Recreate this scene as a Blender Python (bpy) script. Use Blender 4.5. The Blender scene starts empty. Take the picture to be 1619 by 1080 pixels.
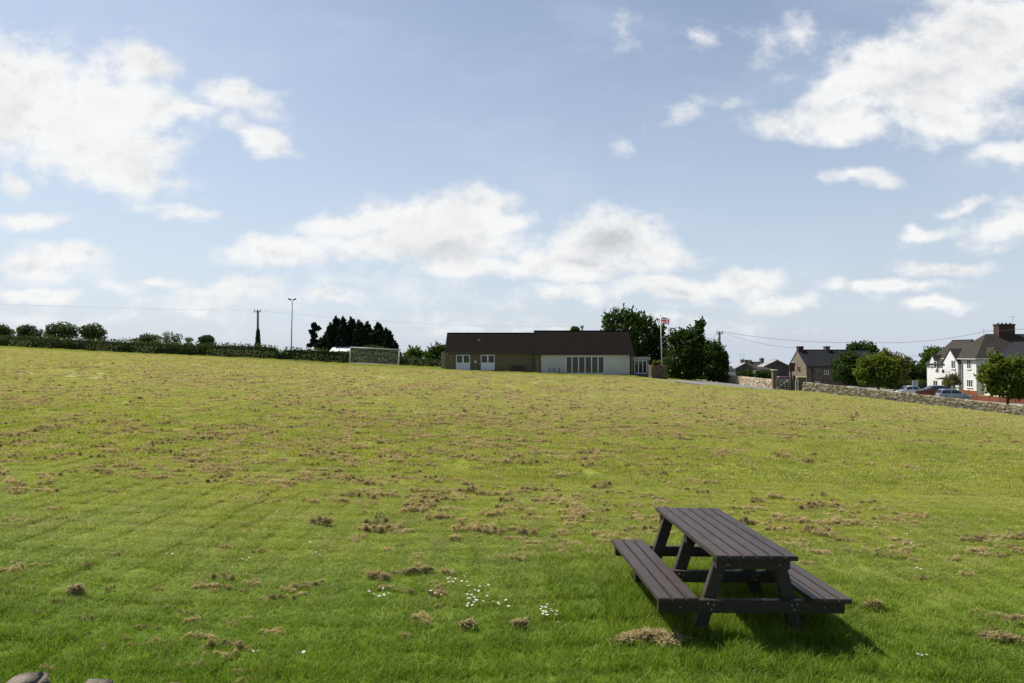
import bpy, bmesh, math, random
import numpy as np
from mathutils import Vector, Matrix, Euler
R = math.radians
random.seed(7)
rng = np.random.default_rng(11)
scn = bpy.context.scene
col = bpy.data.collections.new('place')
scn.collection.children.link(col)

# ------------------------------------------------------------------ camera
FPX, HORIZON, CAMZ = 1079.0, 562.0, 2.26
PITCH = math.atan((HORIZON - 540.0) / FPX)
cam_d = bpy.data.cameras.new('camera')
cam_d.lens = 24.0; cam_d.sensor_width = 36.0; cam_d.sensor_fit = 'HORIZONTAL'
cam_d.lens = FPX / 1619.0 * 36.0
cam_d.clip_start = 0.05; cam_d.clip_end = 6000
cam = bpy.data.objects.new('camera', cam_d); col.objects.link(cam)
cam.location = (0, 0, CAMZ); cam.rotation_euler = (R(90) + PITCH, 0, 0)
scn.camera = cam

def ray(px, py):
    v = Vector(((px - 809.5) / FPX, (540.0 - py) / FPX, -1.0))
    v.rotate(Euler((R(90) + PITCH, 0, 0)))
    return v
def at(px, py, d):
    v = ray(px, py)
    return Vector((0, 0, CAMZ)) + v * (d / v.y)

# ------------------------------------------------------------------ terrain
_kx = np.array([-900, -300, -160, -85, -61, -38, -25, -9, 3.3, 16.4, 20, 31, 36, 45, 51.5, 53.6, 56.8, 61, 75, 100, 900.])
_kz = np.array([9.0, 8.2, 6.8, 3.83, 2.7, 1.85, 1.05, .36, -.12, -.50, -.85, -1.78, -2.33, -3.35, -4.15, -4.25, -3.5, -3.55, -3.7, -4.0, -4.3])
_fx = np.linspace(-900, 900, 7201)
_fz = np.interp(_fx, _kx, _kz)
_k = np.hanning(23); _k /= _k.sum()
_fz = np.convolve(np.pad(_fz, 11, mode='edge'), _k, mode='valid')
def gbase(x):
    return np.interp(x, _fx, _fz)
def vnoise(x, y, s=1.0, seed=0):
    x = np.asarray(x, float) * s; y = np.asarray(y, float) * s
    xi = np.floor(x).astype(np.int64); yi = np.floor(y).astype(np.int64)
    fx = x - xi; fy = y - yi
    fx = fx * fx * (3 - 2 * fx); fy = fy * fy * (3 - 2 * fy)
    def h(a, b):
        n = (a * 374761393 + b * 668265263 + seed * 974634777) & 0x7fffffff
        n = ((n ^ (n >> 13)) * 1274126177) & 0x7fffffff
        n = (n ^ (n >> 16)) & 0xffff
        return n / 65535.0
    return (h(xi, yi) * (1 - fx) + h(xi + 1, yi) * fx) * (1 - fy) + (h(xi, yi + 1) * (1 - fx) + h(xi + 1, yi + 1) * fx) * fy
def gz(x, y):
    x = np.asarray(x, float); y = np.asarray(y, float)
    near = np.clip((70 - y) / 40, 0, 1)
    return gbase(x) - .02 * np.maximum(0, y - 170) + near * (.185 * np.exp(-((x - 1.79) ** 2 + (y - 5.96) ** 2) / 5.0) + 0.05 * (vnoise(x, y, .35, 3) - .5) + 0.02 * (vnoise(x, y, 1.3, 5) - .5))
def G(x, y):
    return float(gz(x, y))
def hit(px, py):
    v = ray(px, py); o = Vector((0, 0, CAMZ)); t = 1.0
    while t < 400:
        p = o + v * t
        if p.z <= G(p.x, p.y): break
        t += .05
    return o + v * t

# ------------------------------------------------------------------ object helpers
def tag(o, label=None, cat=None, group=None, kind=None):
    if label: o['label'] = label
    if cat: o['category'] = cat
    if group: o['group'] = group
    if kind: o['kind'] = kind
    return o
def empty(name, loc, rz=0.0, label=None, cat=None, group=None):
    o = bpy.data.objects.new(name, None); col.objects.link(o)
    o.empty_display_size = .2
    o.location = loc; o.rotation_euler = (0, 0, rz)
    return tag(o, label, cat, group)
def link(name, me, parent=None):
    o = bpy.data.objects.new(name, me); col.objects.link(o)
    if parent is not None: o.parent = parent
    return o
def kids(o):
    return [c for c in bpy.data.objects if c.parent == o]
def copy_tree(o, parent=None):
    c = o.copy(); col.objects.link(c); c.parent = parent
    for ch in kids(o): copy_tree(ch, c)
    return c
class MB:
    """collects shapes, then links them as ONE mesh object"""
    def __init__(s): s.v = []; s.f = []; s.m = []; s.mi = 0
    def add(s, vs, fs, mi=None):
        b = len(s.v); s.v += [tuple(p) for p in vs]
        s.f += [tuple(b + i for i in f) for f in fs]; s.m += [s.mi if mi is None else mi] * len(fs)
        return s
    def box(s, c, d, rot=None, mi=None, ch=0.0):
        c = Vector(c); hx, hy, hz = d[0] / 2, d[1] / 2, d[2] / 2
        if ch > 0:
            vs = []; 
            for z, k in ((-hz, ch), (-hz + ch, 0), (hz - ch, 0), (hz, ch)):
                a, b = hx - k, hy - k; e = ch - k if k == 0 else 0
                e = ch if k == 0 else ch * .6
                vs += [Vector(p) for p in ((-a + e, -b, z), (a - e, -b, z), (a, -b + e, z), (a, b - e, z), (a - e, b, z), (-a + e, b, z), (-a, b - e, z), (-a, -b + e, z))]
            fs = [tuple(range(7, -1, -1)), tuple(range(24, 32))]
            for r in range(3):
                for i in range(8):
                    j = (i + 1) % 8
                    fs.append((r * 8 + i, r * 8 + j, r * 8 + 8 + j, r * 8 + 8 + i))
        else:
            vs = [Vector((x, y, z)) for x in (-hx, hx) for y in (-hy, hy) for z in (-hz, hz)]
            fs = [(0, 1, 3, 2), (4, 6, 7, 5), (0, 4, 5, 1), (2, 3, 7, 6), (0, 2, 6, 4), (1, 5, 7, 3)]
        if rot is not None:
            M = rot if isinstance(rot, Matrix) else Euler(rot).to_matrix()
            vs = [M @ v for v in vs]
        return s.add([v + c for v in vs], fs, mi)
    def ab(s, a, b, mi=None):   # box from two corners
        return s.box([(a[i] + b[i]) / 2 for i in range(3)], [abs(b[i] - a[i]) for i in range(3)], mi=mi)
    def prism(s, poly, axis, a, b, mi=None):
        """poly: 2-D outline, extruded along axis ('x','y','z') from a to b"""
        n = len(poly)
        def p3(p, t):
            return {'x': (t, p[0], p[1]), 'y': (p[0], t, p[1]), 'z': (p[0], p[1], t)}[axis]
        vs = [p3(p, a) for p in poly] + [p3(p, b) for p in poly]
        fs = [tuple(range(n))[::-1], tuple(range(n, 2 * n))] + [(i, (i + 1) % n, n + (i + 1) % n, n + i) for i in range(n)]
        return s.add(vs, fs, mi)
    def tube(s, pts, rad, n=8, mi=None, cap=True):
        pts = [Vector(p) for p in pts]; rad = rad if isinstance(rad, (list, tuple)) else [rad] * len(pts)
        rings = []
        for i, p in enumerate(pts):
            d = (pts[min(i + 1, len(pts) - 1)] - pts[max(i - 1, 0)])
            d = d.normalized() if d.length > 1e-9 else Vector((0, 0, 1))
            u = d.cross(Vector((0, 0, 1)) if abs(d.z) < .95 else Vector((1, 0, 0))).normalized(); w = d.cross(u)
            rings.append([p + (u * math.cos(2 * math.pi * k / n) + w * math.sin(2 * math.pi * k / n)) * rad[i] for k in range(n)])
        vs = [v for r in rings for v in r]; fs = []
        for i in range(len(pts) - 1):
            for k in range(n):
                fs.append((i * n + k, i * n + (k + 1) % n, (i + 1) * n + (k + 1) % n, (i + 1) * n + k))
        if cap: fs += [tuple(range(n))[::-1], tuple(range((len(pts) - 1) * n, len(pts) * n))]
        return s.add(vs, fs, mi)
    def lathe(s, c, prof, n=12, mi=None, axis='z'):
        vs = []
        for (r, h) in prof:
            for k in range(n):
                a = 2 * math.pi * k / n
                p = (r * math.cos(a), r * math.sin(a), h)
                if axis == 'y': p = (p[0], p[2], p[1])
                if axis == 'x': p = (p[2], p[0], p[1])
                vs.append((c[0] + p[0], c[1] + p[1], c[2] + p[2]))
        m = len(prof); fs = [tuple(range(n))[::-1], tuple(range((m - 1) * n, m * n))]
        for i in range(m - 1):
            for k in range(n):
                fs.append((i * n + k, i * n + (k + 1) % n, (i + 1) * n + (k + 1) % n, (i + 1) * n + k))
        return s.add(vs, fs, mi)
    def build(s, name, mats, parent=None, smooth=False, fix=True, bevel=0.0):
        me = bpy.data.meshes.new(name); me.from_pydata(s.v, [], s.f)
        mats = mats if isinstance(mats, (list, tuple)) else [mats]
        for m in mats: me.materials.append(m)
        if len(mats) > 1: me.polygons.foreach_set('material_index', s.m)
        if fix or bevel:
            bm = bmesh.new(); bm.from_mesh(me)
            bmesh.ops.recalc_face_normals(bm, faces=bm.faces)
            if bevel: bmesh.ops.bevel(bm, geom=list(bm.edges), offset=bevel, segments=2, affect='EDGES', clamp_overlap=True)
            bm.to_mesh(me); bm.free()
        if smooth: me.polygons.foreach_set('use_smooth', [True] * len(me.polygons))
        me.update()
        return link(name, me, parent)
def np_mesh(name, V, F, mats, parent=None, smooth=False, linkit=True):
    """V (n,3); F (m,k) all faces with k corners"""
    me = bpy.data.meshes.new(name); n, (m, k) = len(V), F.shape
    me.vertices.add(n); me.vertices.foreach_set('co', np.ascontiguousarray(V, np.float32).ravel())
    me.loops.add(m * k); me.loops.foreach_set('vertex_index', np.ascontiguousarray(F, np.int32).ravel())
    me.polygons.add(m); me.polygons.foreach_set('loop_start', np.arange(0, m * k, k, dtype=np.int32))
    for mt in (mats if isinstance(mats, (list, tuple)) else [mats]): me.materials.append(mt)
    me.update(calc_edges=True)
    if smooth: me.polygons.foreach_set('use_smooth', [True] * m)
    if not linkit: return bpy.data.objects.new(name, me)
    return link(name, me, parent)

# ------------------------------------------------------------------ materials
def nodes_of(m):
    m.use_nodes = True; nt = m.node_tree; nt.nodes.clear(); return nt
def N(nt, t, **kw):
    n = nt.nodes.new(t)
    for k, v in kw.items(): setattr(n, k, v)
    return n
def math_(nt, op, a, b=None, clamp=False):
    n = N(nt, 'ShaderNodeMath', operation=op, use_clamp=clamp)
    for i, x in enumerate((a, b)):
        if x is None: continue
        if isinstance(x, (int, float)): n.inputs[i].default_value = x
        else: nt.links.new(x, n.inputs[i])
    return n.outputs[0]
def mixc(nt, fac, a, b, mode='MIX'):
    n = N(nt, 'ShaderNodeMix', data_type='RGBA', blend_type=mode)
    for s, x in ((n.inputs[0], fac), (n.inputs[6], a), (n.inputs[7], b)):
        if isinstance(x, (int, float)): s.default_value = x
        elif isinstance(x, tuple): s.default_value = (*x, 1) if len(x) == 3 else x
        else: nt.links.new(x, s)
    return n.outputs[2]
def noise(nt, vec, scale, detail=4, rough=.55):
    n = N(nt, 'ShaderNodeTexNoise'); n.inputs['Scale'].default_value = scale
    n.inputs['Detail'].default_value = detail; n.inputs['Roughness'].default_value = rough
    if vec is not None: nt.links.new(vec, n.inputs['Vector'])
    return n.outputs[0]
def mrange(nt, v, a, b, c=0.0, d=1.0, smooth=True):
    n = N(nt, 'ShaderNodeMapRange', interpolation_type='SMOOTHSTEP' if smooth else 'LINEAR')
    nt.links.new(v, n.inputs[0])
    for i, x in enumerate((a, b, c, d)): n.inputs[i + 1].default_value = x
    return n.outputs[0]
def mat(name, c, c2=None, scale=3.0, rough=.7, spec=.3, metal=0.0, bump=0.0, bscale=None, lo=.35, hi=.65, stretch=None):
    m = bpy.data.materials.new(name); nt = nodes_of(m)
    out = N(nt, 'ShaderNodeOutputMaterial'); b = N(nt, 'ShaderNodeBsdfPrincipled')
    nt.links.new(b.outputs[0], out.inputs[0])
    b.inputs['Roughness'].default_value = rough; b.inputs['Specular IOR Level'].default_value = spec; b.inputs['Metallic'].default_value = metal
    tc = N(nt, 'ShaderNodeTexCoord'); vec = tc.outputs['Object']
    if stretch:
        mp = N(nt, 'ShaderNodeMapping'); mp.inputs['Scale'].default_value = stretch
        nt.links.new(vec, mp.inputs[0]); vec = mp.outputs[0]
    if c2 is None: c2 = tuple(x * .75 for x in c)
    f = mrange(nt, noise(nt, vec, scale, 6, .6), lo, hi)
    nt.links.new(mixc(nt, f, c, c2), b.inputs['Base Color'])
    if bump:
        bn = N(nt, 'ShaderNodeBump'); bn.inputs['Strength'].default_value = bump; bn.inputs['Distance'].default_value = .02
        nt.links.new(noise(nt, vec, bscale or scale * 6, 5), bn.inputs['Height']); nt.links.new(bn.outputs[0], b.inputs['Normal'])
    return m
def leaf_mat(name, c1, c2, trans=.35, rough=.75, spec=.08, c3=None, tint=(1.15, 1.25, .55)):
    """leaf: each leaf its own mix of two greens"""
    m = bpy.data.materials.new(name); nt = nodes_of(m)
    out = N(nt, 'ShaderNodeOutputMaterial'); b = N(nt, 'ShaderNodeBsdfPrincipled'); t = N(nt, 'ShaderNodeBsdfTranslucent'); mx = N(nt, 'ShaderNodeMixShader')
    g = N(nt, 'ShaderNodeNewGeometry')
    c = mixc(nt, g.outputs['Random Per Island'], c1, c2)
    if c3 is not None:
        c = mixc(nt, mrange(nt, noise(nt, g.outputs['Position'], .5, 3), .5, .7), c, c3)
    nt.links.new(c, b.inputs['Base Color'])
    tcol = mixc(nt, 1.0, c, tint, 'MULTIPLY')
    nt.links.new(tcol, t.inputs[0])
    b.inputs['Roughness'].default_value = rough; b.inputs['Specular IOR Level'].default_value = spec
    mx.inputs[0].default_value = trans
    nt.links.new(b.outputs[0], mx.inputs[1]); nt.links.new(t.outputs[0], mx.inputs[2]); nt.links.new(mx.outputs[0], out.inputs[0])
    return m
def tile_mat(name, c1, c2, c3, sx=.3, sz=.18, rough=.8):
    """roof tiles in courses: brick texture on face-local coordinates"""
    m = bpy.data.materials.new(name); nt = nodes_of(m)
    out = N(nt, 'ShaderNodeOutputMaterial'); b = N(nt, 'ShaderNodeBsdfPrincipled'); nt.links.new(b.outputs[0], out.inputs[0])
    uv = N(nt, 'ShaderNodeTexCoord'); bk = N(nt, 'ShaderNodeTexBrick')
    mp = N(nt, 'ShaderNodeMapping'); nt.links.new(uv.outputs['UV'], mp.inputs[0]); nt.links.new(mp.outputs[0], bk.inputs['Vector'])
    bk.inputs['Color1'].default_value = (*c1, 1); bk.inputs['Color2'].default_value = (*c2, 1); bk.inputs['Mortar'].default_value = (*[x * .35 for x in c1], 1)
    bk.inputs['Scale'].default_value = 1.0; bk.inputs['Brick Width'].default_value = sx; bk.inputs['Row Height'].default_value = sz; bk.inputs['Mortar Size'].default_value = .012
    f = mrange(nt, noise(nt, uv.outputs['UV'], .8, 6, .65), .4, .7)
    nt.links.new(mixc(nt, f, bk.outputs[0], c3), b.inputs['Base Color'])
    bn = N(nt, 'ShaderNodeBump'); bn.inputs['Strength'].default_value = .6; bn.inputs['Distance'].default_value = .03
    nt.links.new(bk.outputs['Fac'], bn.inputs['Height']); bn.invert = True; nt.links.new(bn.outputs[0], b.inputs['Normal'])
    b.inputs['Roughness'].default_value = rough; b.inputs['Specular IOR Level'].default_value = .06
    return m
def face_uv(o):
    """metric UVs per face, u along the horizontal, v up the slope"""
    me = o.data; uv = me.uv_layers.new(name='uv')
    for p in me.polygons:
        n = p.normal
        u = Vector((0, 0, 1)).cross(n)
        u = u.normalized() if u.length > 1e-4 else Vector((1, 0, 0))
        v = n.cross(u)
        for li in p.loop_indices:
            c = me.vertices[me.loops[li].vertex_index].co
            uv.data[li].uv = (c.dot(u), c.dot(v))
    return o
M = {}
def plank_mat(name, c1, c2, c3):
    m = bpy.data.materials.new(name); nt = nodes_of(m); out = N(nt, 'ShaderNodeOutputMaterial'); b = N(nt, 'ShaderNodeBsdfPrincipled'); nt.links.new(b.outputs[0], out.inputs[0])
    g = N(nt, 'ShaderNodeNewGeometry'); t = N(nt, 'ShaderNodeTexCoord'); mp = N(nt, 'ShaderNodeMapping'); mp.inputs['Scale'].default_value = (9, .8, 9); nt.links.new(t.outputs['Object'], mp.inputs[0])
    c = mixc(nt, g.outputs['Random Per Island'], c1, c2)
    grain = mrange(nt, noise(nt, mp.outputs[0], 7, 9, .7), .40, .62); c = mixc(nt, math_(nt, 'MULTIPLY', grain, .55), c, c3)
    spot = mrange(nt, noise(nt, t.outputs['Object'], 11, 5, .6), .66, .74); c = mixc(nt, math_(nt, 'MULTIPLY', spot, .5), c, (.10, .085, .075))
    nt.links.new(c, b.inputs['Base Color']); b.inputs['Specular IOR Level'].default_value = .42
    nt.links.new(mrange(nt, noise(nt, mp.outputs[0], 4, 6, .6), .3, .7, .40, .62), b.inputs['Roughness'])
    bn = N(nt, 'ShaderNodeBump'); bn.inputs['Strength'].default_value = .35; bn.inputs['Distance'].default_value = .004; nt.links.new(noise(nt, mp.outputs[0], 16, 6, .65), bn.inputs['Height']); nt.links.new(bn.outputs[0], b.inputs['Normal'])
    return m
M['brown_plastic'] = plank_mat('dark brown recycled plank', (.017, .0125, .0105), (.031, .0225, .0190), (.056, .043, .037))
M['bolt'] = mat('zinc bolt', (.25, .24, .23), rough=.4, metal=.9)
M['white_paint'] = mat('white painted metal', (.55, .55, .54), (.46, .46, .45), 2, rough=.45)
M['white_frame'] = mat('white window frame', (.66, .67, .70), (.58, .59, .62), 2, rough=.4)
M['glass'] = mat('dark window glass', (.018, .022, .026), (.03, .035, .04), 1.2, rough=.06, spec=.8)
M['net'] = leaf_mat('goal net cord', (.85, .85, .85), (.80, .80, .80), trans=.5, tint=(1, 1, 1))
M['grey_steel'] = mat('galvanised steel', (.33, .34, .35), (.27, .28, .29), 2, rough=.5, metal=.3)
M['black_metal'] = mat('black metal', (.02, .02, .022), rough=.5)
M['pole_wood'] = mat('creosoted pole wood', (.055, .045, .038), (.09, .075, .06), 4, rough=.9, stretch=(6, 6, .4))
M['thin_wire'] = mat('thin pale overhead wire', (.22, .23, .25), rough=.6)
M['wire'] = mat('overhead wire', (.05, .05, .055), rough=.6)
M['stone_wall'] = mat('buff reconstituted stone', (.155, .128, .072), (.11, .093, .057), 1.6, rough=.9, bump=.4, bscale=9)
M['render_white'] = mat('white render', (.60, .60, .58), (.52, .52, .50), .5, rough=.85, bump=.1, bscale=30)
M['render_cream'] = mat('off white render', (.50, .50, .46), (.43, .43, .40), .4, rough=.9, bump=.1, bscale=30)
M['plinth'] = mat('grey plinth', (.10, .10, .10), rough=.9)
M['pub_stone'] = mat('brown cotswold stone', (.18, .14, .095), (.105, .088, .062), 2.2, rough=.95, bump=.6, bscale=6)
M['grey_stone'] = mat('grey cottage stone', (.105, .095, .075), (.07, .063, .052), 1.8, rough=.95, bump=.5, bscale=6)
M['tile_dark'] = tile_mat('dark brown roof tiles', (.008, .0066, .006), (.012, .0095, .008), (.007, .0065, .0055), rough=1.0)
M['tile_slate'] = tile_mat('blue grey slates', (.018, .020, .024), (.025, .027, .031), (.018, .019, .020), .35, .22, .9)
M['tile_brown'] = tile_mat('weathered brown tiles', (.042, .037, .033), (.058, .051, .044), (.036, .034, .030), rough=.95)
M['tile_light'] = tile_mat('pale grey slates', (.23, .23, .24), (.28, .28, .28), (.22, .22, .21), .35, .22, .45)
M['brick_red'] = mat('dark red chimney brick', (.062, .032, .026), (.04, .026, .022), 3, rough=.9, bump=.4)
M['gutter'] = mat('dark gutter', (.02, .02, .02), rough=.5)
M['asphalt'] = mat('worn asphalt', (.15, .148, .145), (.11, .108, .106), .6, rough=.9, bump=.3, bscale=40)
M['bark'] = mat('tree bark', (.06, .048, .035), (.10, .085, .065), 6, rough=.95, bump=.7, stretch=(4, 4, .7))
M['drystone'] = None
M['orange_fence'] = mat('orange stained fence', (.21, .070, .032), (.15, .05, .026), 3, rough=.8, stretch=(8, 8, .4))
M['gate_wood'] = mat('weathered gate timber', (.30, .28, .24), (.20, .185, .16), 5, rough=.9)
M['dark_wood'] = mat('dark stained timber', (.035, .03, .026), (.055, .045, .038), 5, rough=.8)
M['sign_red'] = mat('dark red sign face', (.075, .018, .020), (.055, .014, .016), 3, rough=.5)
M['tyre'] = mat('tyre rubber', (.02, .02, .02), rough=.9)
M['rim'] = mat('alloy rim', (.45, .45, .46), rough=.3, metal=.8)
M['lamp_glass'] = mat('headlamp glass', (.6, .62, .65), rough=.1, spec=.8)
M['tail_glass'] = mat('tail lamp red', (.3, .01, .01), rough=.2, spec=.6)
M['soil'] = mat('dark soil', (.04, .032, .022), rough=.95)
# ------------------------------------------------------------------ sun and sky
SUN_AZ = R(59)      # left of straight ahead
SUN_EL = R(57)
to_sun = Vector((-math.sin(SUN_AZ) * math.cos(SUN_EL), math.cos(SUN_AZ) * math.cos(SUN_EL), math.sin(SUN_EL)))
sd = bpy.data.lights.new('sun', 'SUN'); sd.energy = 5.0; sd.angle = R(.53); sd.color = (1.0, .95, .87)
sun = bpy.data.objects.new('sun', sd); col.objects.link(sun)
sun.rotation_euler = (-to_sun).to_track_quat('-Z', 'Y').to_euler(); sun.location = (-60, 50, 120)

world = bpy.data.worlds.new('World'); scn.world = world; world.use_nodes = True
nt = world.node_tree; nt.nodes.clear()
wout = N(nt, 'ShaderNodeOutputWorld'); bg = N(nt, 'ShaderNodeBackground'); nt.links.new(bg.outputs[0], wout.inputs[0])
SKY_STRENGTH = .075
bg.inputs['Strength'].default_value = SKY_STRENGTH
sky = N(nt, 'ShaderNodeTexSky', sky_type='NISHITA'); sky.sun_disc = False
sky.sun_elevation = SUN_EL; sky.sun_rotation = -SUN_AZ
sky.air_density = 1.0; sky.dust_density = 1.6; sky.ozone_density = 1.0; sky.altitude = 100
tc = N(nt, 'ShaderNodeTexCoord'); sep = N(nt, 'ShaderNodeSeparateXYZ'); nt.links.new(tc.outputs['Generated'], sep.inputs[0])
ymax = math_(nt, 'MAXIMUM', sep.outputs['Y'], .03)
U = math_(nt, 'DIVIDE', sep.outputs['X'], ymax); V = math_(nt, 'DIVIDE', sep.outputs['Z'], ymax)
comb = N(nt, 'ShaderNodeCombineXYZ'); nt.links.new(U, comb.inputs[0]); nt.links.new(V, comb.inputs[1])
def vmath(op, a, b):
    n = N(nt, 'ShaderNodeVectorMath', operation=op)
    for i, x in enumerate((a, b)):
        if isinstance(x, tuple): n.inputs[i].default_value = x
        elif x is not None: nt.links.new(x, n.inputs[i])
    return n.outputs['Value'] if op == 'LENGTH' else n.outputs[0]
def ncol(vec, scale, det, rough=.55):
    n = N(nt, 'ShaderNodeTexNoise'); n.inputs['Scale'].default_value = scale; n.inputs['Detail'].default_value = det; n.inputs['Roughness'].default_value = rough
    nt.links.new(vec, n.inputs['Vector']); return n
st = vmath('MULTIPLY', comb.outputs[0], (1.0, 1.35, 1.0))
w1 = ncol(st, 7.0, 5)
w1v = vmath('MULTIPLY', vmath('SUBTRACT', w1.outputs['Color'], (.5, .5, .5)), (.12, .085, 0.0))
UVW = vmath('ADD', comb.outputs[0], w1v)
# cloud bank: (px, py, rx, ry, tilt, weight) in the sky's own gnomonic directions, measured on the photograph
CL = [(30,150,110,90,0,1.25),(110,190,120,75,0,1.2),(60,110,70,50,-20,1.0),(185,150,90,50,-10,1.1),(215,90,62,30,-28,1.0),(140,225,120,45,0,1.1),(235,170,70,34,-10,1.0),(215,232,70,30,-6,1.0),(190,255,80,34,0,1.0),(95,405,70,20,0,.9),(330,470,90,14,0,.7),(60,500,120,9,0,.6),(175,265,110,36,-12,1.1),(232,292,28,18,20,.8),
 (8,280,28,20,0,.9),(375,152,70,26,-14,.75),(295,178,32,20,0,.8),(405,210,56,20,-18,.8),(280,210,14,8,0,.7),(280,329,50,14,0,.85),(45,338,75,14,0,.75),(60,418,100,30,0,.95),(65,465,75,13,0,.85),
 (258,442,36,9,0,.8),(180,448,45,8,0,.65),(440,404,78,28,0,1.15),(375,452,80,14,0,.8),(300,487,65,11,0,.7),(520,466,62,14,0,.85),(395,480,60,12,0,.6),(150,130,60,60,0,.8),
 (560,352,80,28,12,1.0),(640,345,110,40,0,1.2),(725,345,100,42,0,1.2),(690,385,150,36,0,1.3),(600,395,90,28,0,1.0),(800,352,50,18,0,.9),(740,425,110,24,0,1.0),(680,455,60,14,0,.7),
 (960,385,105,44,0,1.25),(990,360,62,34,-20,1.15),(1040,408,70,24,0,1.05),(905,410,90,34,0,1.1),(840,430,70,20,0,.9),(930,432,100,20,0,.95),(905,465,75,13,0,.85),(760,478,60,9,0,.7),
 (1060,455,95,20,0,1.05),(1165,450,75,20,0,1.05),(1235,476,85,12,0,.85),(1130,482,80,10,0,.7),(640,495,40,8,0,.65),(1400,458,100,12,0,.95),(1490,428,90,15,0,1.0),(1490,490,45,11,0,.95),(1080,508,90,8,0,.6),
 (1560,60,130,80,0,1.3),(1500,120,170,75,12,1.3),(1400,110,120,52,28,1.1),(1330,150,110,34,24,1.05),(1290,185,95,24,8,.9),(1340,190,110,28,0,1.0),(1500,195,110,32,0,.95),(1220,190,60,18,0,.7),
 (1605,245,50,17,8,.9),(1365,283,55,15,0,.85),(1090,182,28,12,15,.65),(1140,150,24,10,10,.6),(1275,40,22,34,-35,.55),(1215,70,18,34,-35,.5),(1115,50,28,13,0,.6),(985,40,14,20,0,.5),(983,222,14,10,0,.55),
 (1590,350,75,28,8,.85),(1525,313,40,10,5,.8),(1470,363,30,13,8,.75),(1600,315,30,12,10,.7),(850,520,200,7,0,.5),(700,505,120,8,0,.5),(1560,385,50,10,0,.6),(560,440,50,10,0,.5),(120,505,140,8,0,.5)]
dens = None; grey = None
def blob(vec, px, py, rx, ry, rot, w):
    mp = N(nt, 'ShaderNodeMapping', vector_type='TEXTURE'); nt.links.new(vec, mp.inputs['Vector'])
    mp.inputs['Location'].default_value = ((px - 809.5) / FPX, (HORIZON - py) / FPX, 0)
    mp.inputs['Rotation'].default_value = (0, 0, R(rot)); mp.inputs['Scale'].default_value = (rx * 1.2 / FPX, ry * 1.2 / FPX, 1)
    ln = vmath('LENGTH', mp.outputs[0], None)
    n = N(nt, 'ShaderNodeMath', operation='MULTIPLY_ADD'); nt.links.new(ln, n.inputs[0]); n.inputs[1].default_value = -w; n.inputs[2].default_value = w
    return math_(nt, 'MAXIMUM', n.outputs[0], -.6)
def smax(a, b, k=.12):
    if a is None: return b
    n = N(nt, 'ShaderNodeMath', operation='SMOOTH_MAX'); nt.links.new(a, n.inputs[0]); nt.links.new(b, n.inputs[1]); n.inputs[2].default_value = k
    return n.outputs[0]
def after(vec, prev):      # evaluates one lobe after another, so that few values are alive at a time
    if prev is None: return vec
    n = N(nt, 'ShaderNodeVectorMath', operation='MULTIPLY_ADD'); nt.links.new(prev, n.inputs[0]); n.inputs[1].default_value = (1e-7, 1e-7, 1e-7); nt.links.new(vec, n.inputs[2])
    return n.outputs[0]
for c in CL: dens = smax(dens, blob(after(UVW, dens), *(c if c[5] > .72 else c[:5] + (c[5] * .4,))))
for c in [(700,402,90,22,0,1.0),(955,385,70,30,-10,1.2),(450,412,45,11,0,.8),(1440,130,110,45,15,.7),(1070,462,60,8,0,.8),(1530,80,100,60,0,.7),(900,415,60,14,0,.7),(1340,190,90,18,0,.5),(1170,462,50,8,0,.7),(1490,432,60,7,0,.6)]:
    grey = smax(grey, blob(after(UVW, grey if grey is not None else dens), *c))
n1 = ncol(st, 15.0, 10, .60)
n2 = ncol(vmath('ADD', st, (-.012, .022, 0)), 15.0, 10, .60)
fb = math_(nt, 'MULTIPLY', math_(nt, 'SUBTRACT', n1.outputs[0], .5), 1.75)
D = math_(nt, 'ADD', dens, fb)
alpha = mrange(nt, D, -.16, .66)
alpha = math_(nt, 'MULTIPLY', alpha, mrange(nt, sep.outputs['Y'], .03, .2))
relief = math_(nt, 'SUBTRACT', n1.outputs[0], n2.outputs[0])
gfac = math_(nt, 'ADD', mrange(nt, grey, -.15, 1.0, 0, .50), math_(nt, 'MULTIPLY', relief, -1.9), clamp=True)
gfac = math_(nt, 'ADD', gfac, math_(nt, 'MULTIPLY', math_(nt, 'SUBTRACT', .52, w1.outputs[0]), 1.5), clamp=True)
gfac = math_(nt, 'ADD', gfac, mrange(nt, D, .5, 1.6, 0, .22), clamp=True)
CLOUD_W, CLOUD_G = (7.7, 7.75, 7.75), (4.9, 5.1, 5.4)
ccol = mixc(nt, gfac, CLOUD_W, CLOUD_G)
# thin haze whitens the blue, most near the horizon
hz = mrange(nt, sep.outputs['Z'], -.02, .55, .80, .04, smooth=False)
hz = math_(nt, 'MULTIPLY', hz, mrange(nt, sep.outputs['Y'], -.25, .25, .25, 1.0))
HAZE_C = (5.6, 6.3, 7.3)
base = mixc(nt, hz, sky.outputs[0], HAZE_C)
# wispy thin veil
veil = math_(nt, 'MULTIPLY', mrange(nt, ncol(vmath('MULTIPLY', comb.outputs[0], (1.0, 2.2, 1)), 2.6, 7, .6).outputs[0], .42, .8), .35)
base = mixc(nt, veil, base, (5.7, 6.4, 7.5))
nt.links.new(mixc(nt, alpha, base, ccol), bg.inputs['Color'])

scn.view_settings.view_transform = 'Standard'; scn.view_settings.look = 'None'
scn.view_settings.exposure = 0.7; scn.view_settings.gamma = 1.0
scn.render.engine = 'CYCLES'
scn.cycles.max_bounces = 6; scn.cycles.diffuse_bounces = 3; scn.cycles.glossy_bounces = 3; scn.cycles.transmission_bounces = 4; scn.cycles.transparent_max_bounces = 8
scn.cycles.use_denoising = True

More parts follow.
